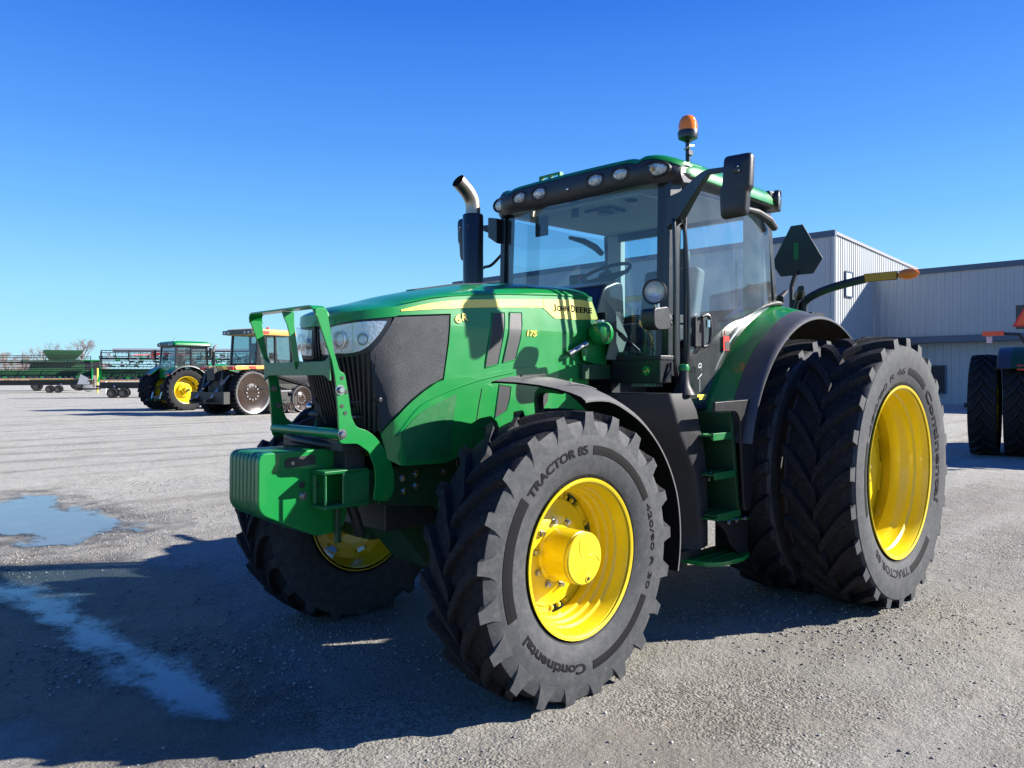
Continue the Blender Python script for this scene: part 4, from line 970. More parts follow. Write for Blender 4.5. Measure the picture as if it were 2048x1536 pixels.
mb = MB(); mb.prism([(1.36, .70), (.93, .655), (.93, .64), (1.36, .685)], 'XZ', .78, 1.06, 'green_dull'); mb.prism(roundpoly([(1.34, .675), (.925, .64), (.925, .42), (1.05, .42), (1.16, .50), (1.22, .60)], .03), 'XZ', 1.035, 1.05, 'black'); mb.box((.925, .80, .42), (.94, 1.05, .645), 'black'); part('flexible_strap', mb, parent=ld, bevel=.003)
mb = MB(); mb.prism(roundpoly([(.93, .80), (1.43, .80), (1.43, 1.02), (1.33, 1.10), (1.10, 1.12), (.93, 1.07)], .05), 'XY', .395, .425, 'green'); 
for i in range(3): mb.box((1.36, .86 + i * .07, .425), (1.0, .875 + i * .07, .432), 'green_dull')
part('bottom_step', mb, parent=ld, bevel=.005)
for x in (1.21, 1.11, 1.0):
    link('step_bolt', bolt_std, ld, (x, 1.06, .66))
# air-pipe / lift bracket between hood and cab
mb = MB(); mb.prism([(1.99, 1.83), (1.72, 1.90), (1.72, 1.68), (1.96, 1.72)], 'XZ', .44, .455, 'green'); mb.box((1.70, .36, 1.60), (1.98, .47, 1.70), 'green_dark')
mb.box((1.60, .53, 1.735), (1.70, .60, 1.78), 'green_dark'); part('cab_mount_bracket', mb, bevel=.006)
mb = MB(); mb.lathe([(-.07, 0), (-.06, .055), (-.03, .075), (.02, .078), (.05, .07), (.07, .045), (.075, 0)], 'green', c=(1.84, .50, 1.90), axis='Y', n=28); mb.tube([(1.84, .50, 1.96), (1.84, .50, 1.985)], .03, 'white', n=16); mb.tube([(1.95, .47, 1.83), (2.1, .45, 1.76)], .02, 'steel'); part('breather_canister', mb)
mb = MB(); mb.prism([(1.81, 2.12), (1.72, 2.05), (1.636, 1.962), (1.58, 1.885), (1.62, 1.80), (1.67, 1.73), (1.80, 1.73), (1.765, 1.825), (1.80, 1.97)], 'XZ', .505, .52, 'cover')
for i in range(5): mb.bar((1.70, .522, 1.93 + i * .014), (1.745, .522, 1.905 + i * .014), .004, .006, 'dark')
mb.tube([(1.80, .535, 1.97), (1.70, .55, 1.90), (1.56, .60, 1.79)], .010, 'black', n=6); mb.bar((1.72, .56, 1.90), (1.66, .57, 1.855), .03, .02, 'black'); mb.box((1.70, .20, 1.62), (1.60, .48, 2.05), 'dark'); part('air_filter_cover', mb, bevel=.003)
# ------------------------------------------------------------------ ground
def groundmat(near=True):
    m, nt, b = newmat('gravel_lot'); N = nt.nodes; L = nt.links
    geo = N.new('ShaderNodeNewGeometry')
    def noise(scale, det=6, rough=.6, dist=0):
        n = N.new('ShaderNodeTexNoise'); n.inputs['Scale'].default_value = scale; n.inputs['Detail'].default_value = det; n.inputs['Roughness'].default_value = rough; n.inputs['Distortion'].default_value = dist
        L.new(geo.outputs['Position'], n.inputs['Vector']); return n.outputs['Fac']
    def rng_(src, a, b_, c=0, d=1):
        r = N.new('ShaderNodeMapRange'); r.inputs['From Min'].default_value = a; r.inputs['From Max'].default_value = b_; r.inputs['To Min'].default_value = c; r.inputs['To Max'].default_value = d
        L.new(src, r.inputs['Value']); return r.outputs[0]
    def mix(f, a, b_, mode='MIX'):
        x = N.new('ShaderNodeMixRGB'); x.blend_type = mode
        if isinstance(f, float): x.inputs[0].default_value = f
        else: L.new(f, x.inputs[0])
        for i, q in ((1, a), (2, b_)):
            if isinstance(q, tuple): x.inputs[i].default_value = c4(q)
            else: L.new(q, x.inputs[i])
        return x.outputs[0]
    big = rng_(noise(.35, 5, .55, .6), .35, .68)
    mid = rng_(noise(2.2, 6, .6, .3), .36, .66)
    base = mix(big, (.230, .217, .189), (.258, .233, .186))
    base = mix(mid, base, (.278, .266, .232))
    sp = N.new('ShaderNodeSeparateXYZ'); L.new(geo.outputs['Position'], sp.inputs[0]); wob = noise(.25, 3, .5)
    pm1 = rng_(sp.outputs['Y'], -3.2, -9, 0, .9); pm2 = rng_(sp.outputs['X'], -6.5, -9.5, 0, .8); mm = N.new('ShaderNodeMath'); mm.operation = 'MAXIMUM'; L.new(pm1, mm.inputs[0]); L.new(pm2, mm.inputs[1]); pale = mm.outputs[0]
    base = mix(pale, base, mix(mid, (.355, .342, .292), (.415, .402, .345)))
    mpz = N.new('ShaderNodeMapping'); mpz.inputs['Rotation'].default_value = (0, 0, rad(-24)); mpz.inputs['Scale'].default_value = (.10, .95, 1); L.new(geo.outputs['Position'], mpz.inputs['Vector'])
    ln = N.new('ShaderNodeTexNoise'); ln.inputs['Scale'].default_value = 1.1; ln.inputs['Detail'].default_value = 5; L.new(mpz.outputs[0], ln.inputs['Vector']); lane = rng_(ln.outputs['Fac'], .50, .64)
    base = mix(rng_(lane, 0, 1, 0, .6), base, (.335, .320, .282))
    base = mix(rng_(ln.outputs['Fac'], .46, .34, 0, .55), base, (.185, .170, .143))
    # pebbles
    v1 = N.new('ShaderNodeTexVoronoi'); v1.inputs['Scale'].default_value = 62; L.new(geo.outputs['Position'], v1.inputs['Vector'])
    v2 = N.new('ShaderNodeTexVoronoi'); v2.inputs['Scale'].default_value = 24; L.new(geo.outputs['Position'], v2.inputs['Vector'])
    sep = N.new('ShaderNodeSeparateColor'); L.new(v1.outputs['Color'], sep.inputs[0])
    peb = rng_(sep.outputs[0], 0, 1, .58, 1.38)
    comb = N.new('ShaderNodeCombineColor')
    for i in range(3): L.new(peb, comb.inputs[i])
    gm0 = rng_(noise(.9, 5, .6), .40, .58); gm1 = N.new('ShaderNodeMath'); gm1.operation = 'MULTIPLY'; L.new(gm0, gm1.inputs[0]); L.new(rng_(lane, 0, 1, 1, .25), gm1.inputs[1]); grav_mask = gm1.outputs[0]
    pm = mix(grav_mask, (1.0, 1.0, 1.0), comb.outputs[0])
    base = mix(1.0, base, pm, 'MULTIPLY')
    dots = rng_(noise(45, 3, .7), .60, .72); base = mix(rng_(dots, 0, 1, 0, .5), base, (.12, .118, .112))
    fine = rng_(noise(110, 3, .7), .35, .65, .72, 1.25); cf = N.new('ShaderNodeCombineColor')
    for i in range(3): L.new(fine, cf.inputs[i])
    base = mix(1.0, base, cf.outputs[0], 'MULTIPLY')
    # wetness attribute
    at = N.new('ShaderNodeAttribute'); at.attribute_name = 'wet'
    wn = N.new('ShaderNodeMath'); wn.operation = 'ADD'; L.new(at.outputs['Fac'], wn.inputs[0]); L.new(rng_(noise(3.2, 7, .68, .5), .3, .7, -.22, .22), wn.inputs[1])
    wet = rng_(wn.outputs[0], .28, .60)
    base = mix(wet, base, mix(.75, base, (.048, .040, .032)))
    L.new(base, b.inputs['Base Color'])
    ro_ = N.new('ShaderNodeMapRange'); L.new(wet, ro_.inputs['Value']); ro_.inputs['To Min'].default_value = .9; ro_.inputs['To Max'].default_value = .55; L.new(ro_.outputs[0], b.inputs['Roughness'])
    b.inputs['Specular IOR Level'].default_value = .3
    h = N.new('ShaderNodeMath'); h.operation = 'MULTIPLY'; L.new(rng_(v1.outputs['Distance'], 0, .6, 1, 0), h.inputs[0]); L.new(grav_mask, h.inputs[1])
    h2 = N.new('ShaderNodeMath'); h2.operation = 'MULTIPLY_ADD'; L.new(noise(30, 8, .75), h2.inputs[0]); h2.inputs[1].default_value = 1.6; L.new(h.outputs[0], h2.inputs[2])
    h3 = N.new('ShaderNodeMath'); h3.operation = 'MULTIPLY_ADD'; L.new(noise(5, 6, .6), h3.inputs[0]); h3.inputs[1].default_value = 3.0; L.new(h2.outputs[0], h3.inputs[2])
    bp = N.new('ShaderNodeBump'); bp.inputs['Strength'].default_value = .9; bp.inputs['Distance'].default_value = .018
    L.new(h3.outputs[0], bp.inputs['Height']); L.new(bp.outputs[0], b.inputs['Normal'])
    return m
M['ground'] = groundmat()
P1 = [(3.86, -8.59), (3.49, -8.11), (3.07, -8.67), (2.83, -7.91), (2.96, -7.11), (2.8, -6.43), (2.74, -5.61), (2.67, -5.02), (2.93, -4.8), (3.13, -5.0), (3.3, -4.74), (3.62, -4.59), (3.89, -4.8), (3.9, -5.48), (4.0, -5.51), (4.31, -5.75)]
P2 = [(4.95, -4.2), (4.62, -3.75), (4.41, -3.41), (4.13, -3.15), (4.15, -2.86), (4.15, -2.48), (4.24, -2.23), (4.23, -1.97), (4.16, -1.77), (4.15, -1.32), (4.1, -.93), (4.04, -.56), (4.08, -.1), (4.2, .17), (4.33, .01), (4.31, -.22), (4.34, -.69), (4.35, -.99), (4.38, -1.45), (4.43, -1.87), (4.43, -2.17), (4.47, -2.73), (4.71, -3.19), (5.2, -4.0)]
MUD = [(5.2, -4.6), (4.27, -4.15), (3.46, -3.75), (3.2, -2.7), (3.62, -1.05), (3.9, .1), (4.3, .4), (4.65, .1), (5.0, -.8), (5.6, -2.5), (6.2, -4.5)]
MUD2 = [(4.6, -9.8), (2.5, -9.2), (2.2, -6.2), (2.15, -4.9), (3.2, -4.2), (4.1, -4.3), (5.3, -5.6)]
def inside_dist(poly, X, Y):
    # signed distance (positive inside)
    P = np.array(poly); n = len(P); d = np.full(X.shape, 1e9); ins = np.zeros(X.shape, bool)
    for i in range(n):
        a = P[i]; b = P[(i + 1) % n]; ab = b - a; t = np.clip(((X - a[0]) * ab[0] + (Y - a[1]) * ab[1]) / (ab @ ab), 0, 1)
        d = np.minimum(d, np.hypot(X - a[0] - t * ab[0], Y - a[1] - t * ab[1]))
        c = ((a[1] > Y) != (b[1] > Y)) & (X < (b[0] - a[0]) * (Y - a[1]) / (b[1] - a[1] + 1e-12) + a[0]); ins ^= c
    return np.where(ins, d, -d)
def vnoise(X, Y, seed=0, octs=5, f0=1.0, gain=.55):
    r = np.random.default_rng(seed); out = np.zeros(X.shape); amp = 1; tot = 0; f = f0
    for o in range(octs):
        G = r.random((256, 256)); x = X * f + 37.1 * o; y = Y * f + 11.7 * o; xi = np.floor(x).astype(int); yi = np.floor(y).astype(int); fx = x - xi; fy = y - yi
        fx = fx * fx * (3 - 2 * fx); fy = fy * fy * (3 - 2 * fy); g = lambda a, b: G[a % 256, b % 256]
        out += amp * ((g(xi, yi) * (1 - fx) + g(xi + 1, yi) * fx) * (1 - fy) + (g(xi, yi + 1) * (1 - fx) + g(xi + 1, yi + 1) * fx) * fy); tot += amp; amp *= gain; f *= 2
    return out / tot - .5
def sgrid(lims, fine, coarse, far):
    a, b = lims; mid = list(np.arange(a, b + 1e-6, fine)); out = mid[:]
    x = b; st = fine
    while x < far: st *= 1.22; x += st; out.append(x)
    x = a; st = fine; pre = []
    while x > -far: st *= 1.22; x -= st; pre.append(x)
    return pre[::-1] + out
gx = np.array(sgrid((-1.0, 6.2), .045, 0, 2500)); gy = np.array(sgrid((-10, 4.5), .06, 0, 2500))
GX, GY = np.meshgrid(gx, gy, indexing='ij')
wet = np.clip(.5 + inside_dist(MUD, GX, GY) * 1.0, 0, 1)
wet = np.maximum(wet, np.clip(.30 + inside_dist(MUD2, GX, GY) * .5, 0, .46))
wet = np.maximum(wet, np.clip(.42 + inside_dist(P1, GX, GY) * 2.0, 0, .6))
wet = np.maximum(wet, np.clip(.60 + inside_dist(P2, GX, GY) * 4, 0, 1))
near = (np.abs(GX - 2) < 12) & (np.abs(GY + 2) < 16)
hz = np.where(near, .012 * vnoise(GX, GY, 3, 4, 1.3) + .006 * vnoise(GX, GY, 5, 3, 9), 0)
me = bpy.data.meshes.new('ground_mesh'); nx_, ny_ = GX.shape
V = np.stack([GX, GY, hz], -1).reshape(-1, 3); idx = np.arange(nx_ * ny_).reshape(nx_, ny_)
F = np.stack([idx[:-1, :-1], idx[1:, :-1], idx[1:, 1:], idx[:-1, 1:]], -1).reshape(-1, 4)
me.vertices.add(len(V)); me.vertices.foreach_set('co', V.ravel()); me.loops.add(F.size); me.loops.foreach_set('vertex_index', F.ravel())
me.polygons.add(len(F)); me.polygons.foreach_set('loop_start', np.arange(0, F.size, 4)); me.polygons.foreach_set('loop_total', np.full(len(F), 4)); me.update(calc_edges=True)
me.polygons.foreach_set('use_smooth', [True] * len(F)); at = me.attributes.new('wet', 'FLOAT', 'POINT'); at.data.foreach_set('value', wet.ravel().astype(np.float32))
me.materials.append(M['ground']); g = link('ground', me); g['kind'] = 'structure'
# puddle water sheets
def watermat():
    m, nt, b = newmat('shallow_muddy_water'); sin(b, Roughness=.07); b.inputs['IOR'].default_value = 1.5; b.inputs['Coat Weight'].default_value = .5; b.inputs['Coat Roughness'].default_value = .04
    N = nt.nodes; L = nt.links; geo = N.new('ShaderNodeNewGeometry'); n = N.new('ShaderNodeTexNoise'); n.inputs['Scale'].default_value = 9; n.inputs['Detail'].default_value = 3; L.new(geo.outputs['Position'], n.inputs['Vector'])
    bp = N.new('ShaderNodeBump'); bp.inputs['Strength'].default_value = .05; bp.inputs['Distance'].default_value = .01; L.new(n.outputs['Fac'], bp.inputs['Height']); L.new(bp.outputs[0], b.inputs['Normal'])
    n2 = N.new('ShaderNodeTexNoise'); n2.inputs['Scale'].default_value = 2.5; n2.inputs['Detail'].default_value = 6; L.new(geo.outputs['Position'], n2.inputs['Vector']); mx = N.new('ShaderNodeMixRGB'); mx.inputs[1].default_value = (.11, .105, .10, 1); mx.inputs[2].default_value = (.22, .205, .185, 1); L.new(n2.outputs['Fac'], mx.inputs[0]); L.new(mx.outputs[0], b.inputs['Base Color'])
    at = N.new('ShaderNodeAttribute'); at.attribute_name = 'depth'; n3 = N.new('ShaderNodeTexNoise'); n3.inputs['Scale'].default_value = 28; n3.inputs['Detail'].default_value = 7; n3.inputs['Roughness'].default_value = .7; L.new(geo.outputs['Position'], n3.inputs['Vector'])
    ad = N.new('ShaderNodeMath'); ad.operation = 'MULTIPLY_ADD'; L.new(n3.outputs['Fac'], ad.inputs[0]); ad.inputs[1].default_value = .30; L.new(at.outputs['Fac'], ad.inputs[2])
    mr = N.new('ShaderNodeMapRange'); mr.interpolation_type = 'SMOOTHSTEP'; mr.inputs['From Min'].default_value = .12; mr.inputs['From Max'].default_value = .34; mr.inputs['To Max'].default_value = .80; L.new(ad.outputs[0], mr.inputs['Value']); L.new(mr.outputs[0], b.inputs['Alpha'])
    return m
M['water'] = watermat()
def puddle(poly, thr, seed, freq, amp):
    P = np.array(poly); st = .028; xs = np.arange(P[:, 0].min() - .5, P[:, 0].max() + .5, st); ys = np.arange(P[:, 1].min() - .5, P[:, 1].max() + .5, st)
    X, Y = np.meshgrid(xs, ys, indexing='ij'); f = inside_dist(poly, X, Y) + amp * vnoise(X, Y * .55, seed, 5, freq, .62) - thr
    nx, ny = X.shape; idx = np.arange(nx * ny).reshape(nx, ny); F = np.stack([idx[:-1, :-1], idx[1:, :-1], idx[1:, 1:], idx[:-1, 1:]], -1); keep = np.maximum.reduce([f[:-1, :-1], f[1:, :-1], f[1:, 1:], f[:-1, 1:]]) > -.10
    F = F[keep]; used = np.unique(F); remap = np.zeros(nx * ny, int); remap[used] = np.arange(len(used)); V = np.stack([X.ravel(), Y.ravel(), np.full(nx * ny, .0115)], -1)[used]; F = remap[F]
    me = bpy.data.meshes.new('puddle_mesh'); me.from_pydata(V.tolist(), [], F.tolist()); me.update(); at = me.attributes.new('depth', 'FLOAT', 'POINT'); at.data.foreach_set('value', f.ravel()[used].astype(np.float32)); me.materials.append(M['water'])
    o = link('puddle', me); o['kind'] = 'structure'; return o
puddle(P1, .0, 4, 4.5, .8); puddle(P2, -.05, 9, 5, .42)
# scattered stones
def stones(n, reg, smin, smax, name, seed):
    r = np.random.default_rng(seed); bm = bmesh.new(); bmesh.ops.create_icosphere(bm, subdivisions=1, radius=1); bv = np.array([v.co[:] for v in bm.verts]); bf = np.array([[v.index for v in f.verts] for f in bm.faces]); bm.free()
    x = r.uniform(reg[0], reg[1], n * 4); y = r.uniform(reg[2], reg[3], n * 4); dn = vnoise(x, y, 21, 4, .9) + .5; keep = r.random(n * 4) < np.clip((dn - .40) * 3.2, .04, 1); x = x[keep][:n]; y = y[keep][:n]; n = len(x)
    s = smin + (smax - smin) * r.random(n) ** 4
    V = bv[None] * (1 + r.uniform(-.28, .28, (n, len(bv), 1))) * s[:, None, None] * np.stack([r.uniform(.8, 1.3, n), r.uniform(.8, 1.3, n), r.uniform(.45, .8, n)], -1)[:, None]
    a = r.uniform(0, 2 * PI, n); c, sn = np.cos(a)[:, None], np.sin(a)[:, None]; vx = V[..., 0] * c - V[..., 1] * sn; vy = V[..., 0] * sn + V[..., 1] * c
    V = np.stack([vx + x[:, None], vy + y[:, None], V[..., 2] + (s * .2)[:, None]], -1).reshape(-1, 3); F = (bf[None] + (np.arange(n) * len(bv))[:, None, None]).reshape(-1, 3)
    me = bpy.data.meshes.new(name); me.vertices.add(len(V)); me.vertices.foreach_set('co', V.ravel()); me.loops.add(F.size); me.loops.foreach_set('vertex_index', F.ravel()); me.polygons.add(len(F)); me.polygons.foreach_set('loop_start', np.arange(0, F.size, 3)); me.polygons.foreach_set('loop_total', np.full(len(F), 3)); me.update(calc_edges=True)
    at = me.attributes.new('shade', 'FLOAT', 'POINT'); at.data.foreach_set('value', np.repeat(r.random(n), len(bv)).astype(np.float32)); return me
def stonemat():
    m, nt, b = newmat('loose_stones'); N = nt.nodes; L = nt.links; a = N.new('ShaderNodeAttribute'); a.attribute_name = 'shade'; cr = N.new('ShaderNodeValToRGB'); e = cr.color_ramp.elements; e[0].color = (.10, .095, .09, 1); e[1].color = (.42, .40, .36, 1); x = e.new(.5); x.color = (.24, .225, .20, 1)
    L.new(a.outputs['Fac'], cr.inputs[0]); L.new(cr.outputs[0], b.inputs['Base Color']); sin(b, Roughness=.9); return m
M['stone'] = stonemat()
me = stones(52000, (-3.5, 5.9, -9, 4.4), .0025, .0105, 'loose_gravel_mesh', 3); me.materials.append(M['stone']); o = link('loose_gravel', me)
o['kind'] = 'stuff'; o['label'] = 'loose pale gravel stones scattered over the lot around the big tractor'; o['category'] = 'gravel'
# ------------------------------------------------------------------ building
def cladding(name, col):
    m, nt, b = newmat(name); N = nt.nodes; L = nt.links; geo = N.new('ShaderNodeNewGeometry'); n = N.new('ShaderNodeTexNoise'); n.inputs['Scale'].default_value = .6; n.inputs['Detail'].default_value = 6; L.new(geo.outputs['Position'], n.inputs['Vector'])
    mx = N.new('ShaderNodeMixRGB'); mx.inputs[1].default_value = c4([c * .9 for c in col]); mx.inputs[2].default_value = c4([c * 1.08 for c in col]); L.new(n.outputs['Fac'], mx.inputs[0]); L.new(mx.outputs[0], b.inputs['Base Color']); sin(b, Roughness=.5); return m
M['clad'] = cladding('ribbed_steel_cladding', (.385, .40, .405)); M['trim'] = mat('steel_blue_trim', (.055, .085, .14), .4); M['trim_light'] = mat('flashing', (.20, .20, .23), .6); M['pane'] = mat('window_pane', (.55, .62, .66), .08, spec=1); M['doorway'] = mat('dark_opening', (.02, .022, .025), .6); M['membrane'] = mat('roof_sheet', (.3, .3, .3), .7)
SLOPE = .058
XA, XB, YC, HA, HB = -36.25, -42.0, -14.05, 9.5, 7.72
def ribs_x(mb, x, y0, y1, z0, z1, m='clad', pitch=.30):
    # wall in plane x, facing +x, trapezoid ribs
    y = y0; pts = []
    while y < y1 - 1e-6:
        pts += [(y, 0), (y + pitch * .55, 0), (y + pitch * .65, .03), (y + pitch * .9, .03)]; y += pitch
    pts.append((y1, 0)); r0 = [(x + d, yy, z0) for yy, d in pts]; r1 = [(x + d, yy, z1) for yy, d in pts]; mb.loft([r0, r1], m, caps=False, closed=False)
def ribs_y(mb, y, x0, x1, z0, z1, m='clad', pitch=.30):
    x = x0; pts = []
    while x < x1 - 1e-6:
        pts += [(x, 0), (x + pitch * .55, 0), (x + pitch * .65, .03), (x + pitch * .9, .03)]; x += pitch
    pts.append((x1, 0)); mb.loft([[(xx, y + d, z0) for xx, d in pts], [(xx, y + d, z1) for xx, d in pts]], m, caps=False, closed=False)
bld = thing('warehouse_building', 'tall grey ribbed steel building with dark blue roof trim behind the tractors', 'building', (-40, -14, 0))
def bpart(name, mb, bevel=0, parent=None):
    if parent is None: parent = bld; mb.v = [(v[0] + 40, v[1] + 14, v[2]) for v in mb.v]
    return link(name, mb.mesh(name + '_mesh', smooth=30), parent, bevel=bevel)
mb = MB(); ribs_x(mb, XA, -46, YC, 0, HA - .02); ribs_y(mb, YC, -62, XA, 0, HA - .02); mb.box((XA - .1, -46, 0), (-62, -46.1, HA), 'clad'); mb.box((-62, -46, 0), (-62.1, YC, HA), 'clad'); mb.v = [(x, y, z if z < 5 else z - SLOPE * (XA - x)) for x, y, z in mb.v]; bpart('high_wall', mb)
mb = MB(); ribs_x(mb, XB, YC + .05, 34, 3.85, HB - .02, pitch=.42); bpart('upper_wall', mb)
mb = MB(); ribs_x(mb, XB - .35, YC + .05, 34, 0, 3.5, pitch=.42); mb.box((XB - .4, 33.9, 0), (-62, 34, HB), 'clad'); bpart('lower_wall', mb)
mb = MB(); mb.box((XB - .35, YC + .05, 3.48), (XB + .45, 34, 3.84), 'trim'); bpart('canopy', mb)
mb = MB(); mb.box((XA - .1, -46, HA - .28), (XA + .12, YC + .12, HA + .05), 'trim'); mb.prism([(XA, HA - .16), (-62, HA - .16 - SLOPE * 25.75), (-62, HA + .0 - SLOPE * 25.75), (XA, HA + .0)], 'XZ', YC - .1, YC + .09, 'trim_light'); mb.box((XB - .1, YC + .1, HB - .30), (XB + .12, 34, HB), 'trim'); bpart('roof_trim', mb)
mb = MB(); mb.prism([(XA - .05, HA - .12), (-62, HA - .12 - SLOPE * 25.7), (-62, HA - .02 - SLOPE * 25.7), (XA - .05, HA - .02)], 'XZ', -46, YC - .12, 'membrane'); mb.box((XB - .05, YC + .1, HB - .1), (-62, 34, HB - .02), 'membrane'); bpart('roof', mb)
mb = MB(); mb.box((XA - .08, YC - .08, 0), (XA + .09, YC + .09, HA - .3), 'clad'); bpart('corner_trim', mb)
for yy in (-30.0, -20.0):
    mb = MB(); mb.box((XA + .05, yy, 0), (XA + .16, yy + .12, HA - .3), 'clad'); bpart('downpipe', mb)
for yy in (-4.0, 6.0):
    mb = MB(); mb.box((XB + .05, yy, 3.84), (XB + .16, yy + .14, HB - .3), 'clad'); bpart('downpipe', mb)
# windows of the building
def bwin(name, a, b, fr, pm, plane):
    mb = MB(); x0, y0, z0 = a; x1, y1, z1 = b; w = .07
    if plane == 'Y':
        y = y0; mb.box((x0 - w, y, z0 - w), (x1 + w, y1, z0), fr); mb.box((x0 - w, y, z1), (x1 + w, y1, z1 + w), fr); mb.box((x0 - w, y, z0), (x0, y1, z1), fr); mb.box((x1, y, z0), (x1 + w, y1, z1), fr)
        o = bpart(name, mb); mb = MB(); mb.box((x0, y, z0), (x1, y + .05, z1), pm)
    else:
        x = x0; mb.box((x, y0 - w, z0 - w), (x1, y1 + w, z0), fr); mb.box((x, y0 - w, z1), (x1, y1 + w, z1 + w), fr); mb.box((x, y0 - w, z0), (x1, y0, z1), fr); mb.box((x, y1, z0), (x1, y1 + w, z1), fr)
        o = bpart(name, mb); mb = MB(); mb.box((x, y0, z0), (x + .05, y1, z1), pm)
    mb.v = [(v[0] + 40, v[1] + 14, v[2]) for v in mb.v]; bpart('pane', mb, parent=o)
bwin('window', (-38.6, -14.02, 6.1), (-37.7, -13.93, 7.4), 'trim', 'pane', 'Y')
bwin('window', (XB - .33, -11.0, .65), (XB - .24, -10.28, 2.15), 'trim', 'doorway', 'X')
def dark_tyre(me):
    k = me.name + '_dirty'; m = bpy.data.meshes.get(k)  # copy whose sidewalls take the darker tread rubber
    if m is None:
        m = me.copy(); m.name = k
        for i, q in enumerate(m.materials):
            if q is M['wall']: m.materials[i] = M['tread']
    return m
# ------------------------------------------------------------------ other machines
def fpart(name, mb, parent, bevel=0, smooth=35): return link(name, mb.mesh(name + '_mesh', smooth=smooth), parent, bevel=bevel)
def far_tractor(label, loc, rz, duals, near=False, mirrors=True, group=None, rear_arms=True):
    t = thing('tractor', label, 'tractor', loc, rz, group); k = 1.1; zc = 1.03
    mb = MB(); mb.loft([[(x, y * w, z) for y, z in ((-.44, zb), (-.46, (zb + zt) / 2), (-.42, zt - .12), (-.25, zt - .01), (.25, zt - .01), (.42, zt - .12), (.46, (zb + zt) / 2), (.44, zb))] for x, w, zb, zt in ((1.35, 1, 1.25, 2.38), (2.4, .98, 1.2, 2.34), (3.4, .95, 1.25, 2.22), (3.9, .88, 1.35, 2.08), (4.02, .8, 1.4, 1.98))], 'green')
    h = fpart('hood', mb, t, .01); mb = MB()
    for sg in (1, -1): mb.box((1.6, sg * .452, 2.05), (3.6, sg * .462, 2.13), 'decal'); mb.box((2.6, sg * .452, 1.4), (3.5, sg * .466, 1.98), 'charcoal')
    mb.box((4.0, -.3, 1.4), (4.03, .3, 1.9), 'black'); fpart('hood_trim', mb, h)
    mb = MB(); mb.box((-.6, -.35, .7), (3.8, .35, 1.3), 'dark'); mb.tube([(0, -1.25, zc), (0, 1.25, zc)], .14, 'yellow_dirty', n=16); mb.tube([(3.0, -.9, .8), (3.0, .9, .8)], .14, 'green_dark'); mb.box((-.3, -.78, 1.5), (1.35, .78, 1.62), 'dark')
    mb.box((-.95, -.35, .55), (-.5, .35, .75), 'dark')
    for sg in (1, -1): mb.bar((-.4, sg * .3, 1.35), (-.95, sg * .45, .95), .07, .07, 'dark'); mb.bar((-.5, sg * .4, .6), (-1.25, sg * .42, .55), .08, .1, 'green_dark'); mb.tube([(-.9, sg * .45, .95), (-1.0, sg * .42, .58)], .035, 'chrome')
    fpart('chassis', mb, t)
    mb = MB()
    for sg in (1, -1):
        for x0, x1 in ((1.30, 1.24), (.42, .42), (-.42, -.30)): mb.bar((x0, sg * .80, 1.6), (x1, sg * .78, 3.18), .07, .09, 'satin')
        mb.bar((-.42, sg * .8, 1.9), (.42, sg * .8, 1.8), .06, .06, 'satin')
    mb.box((-.36, -.8, 1.62), (-.44, .8, 2.15), 'green'); mb.box((-.32, -.78, 3.1), (-.28, .78, 3.2), 'satin'); mb.box((1.22, -.78, 3.1), (1.27, .78, 3.2), 'satin')
    fpart('cab_frame', mb, t)
    mb = MB()
    for sg in (1, -1): mb.add([(1.28, sg * .79, 1.65), (-.42, sg * .79, 1.9), (-.30, sg * .77, 3.15), (1.24, sg * .77, 3.15)], [(0, 1, 2, 3)], 'farglass')
    mb.add([(1.30, -.78, 1.9), (1.30, .78, 1.9), (1.24, .76, 3.15), (1.24, -.76, 3.15)], [(0, 1, 2, 3)], 'farglass'); mb.add([(-.42, -.78, 2.12), (-.42, .78, 2.12), (-.30, .76, 3.15), (-.30, -.76, 3.15)], [(0, 1, 2, 3)], 'farglass')
    fpart('cab_glass', mb, t)
    mb = MB(); mb.box((.35, -.24, 1.62), (.85, .24, 2.1), 'seat'); mb.box((.25, -.24, 2.1), (.4, .24, 2.75), 'seat'); mb.tube([(1.0, 0, 2.3), (1.15, 0, 1.7)], .05, 'black'); mb.box((.95, -.18, 2.35), (.99, .18, 2.39), 'black'); mb.box((.3, -.6, 2.2), (.75, -.42, 2.32), 'seat'); fpart('seat', mb, t, .04)
    mb = MB()
    def R(d, z): return [(a, b, z) for a, b in roundpoly([(1.48 - d, -.92 + d), (1.48 - d, .92 - d), (-.52 + d, .90 - d), (-.52 + d, -.90 + d)], .14, 4)]
    mb.loft([R(.08, 3.16), R(0, 3.2), R(0, 3.24)], 'black'); mb.loft([R(.015, 3.235), R(.0, 3.25), R(.02, 3.34), R(.12, 3.42), R(.3, 3.45)], 'green'); mb.box((-.53, -.75, 3.19), (-.50, .75, 3.34), 'black'); mb.box((1.49, -.8, 3.19), (1.42, .8, 3.36), 'black'); rf = fpart('roof', mb, t)
    for x, s in ((-.54, -1), (1.495, 1)):
        for y in (-.72, -.48, .48, .72):
            mb = MB(); mb.lathe([(0, .06), (s * .012, .05), (s * .014, 0)], 'worklens', axis='X', c=(x, y, 3.27), n=14); fpart('work_lamp', mb, rf)
    mb = MB(); mb.tube([(.2, .5, 3.44), (.2, .5, 3.52)], .05, 'white'); mb.tube([(-.45, -.8, 3.4), (-.45, -.8, 3.6)], .008, 'black', n=5); fpart('antenna', mb, rf)
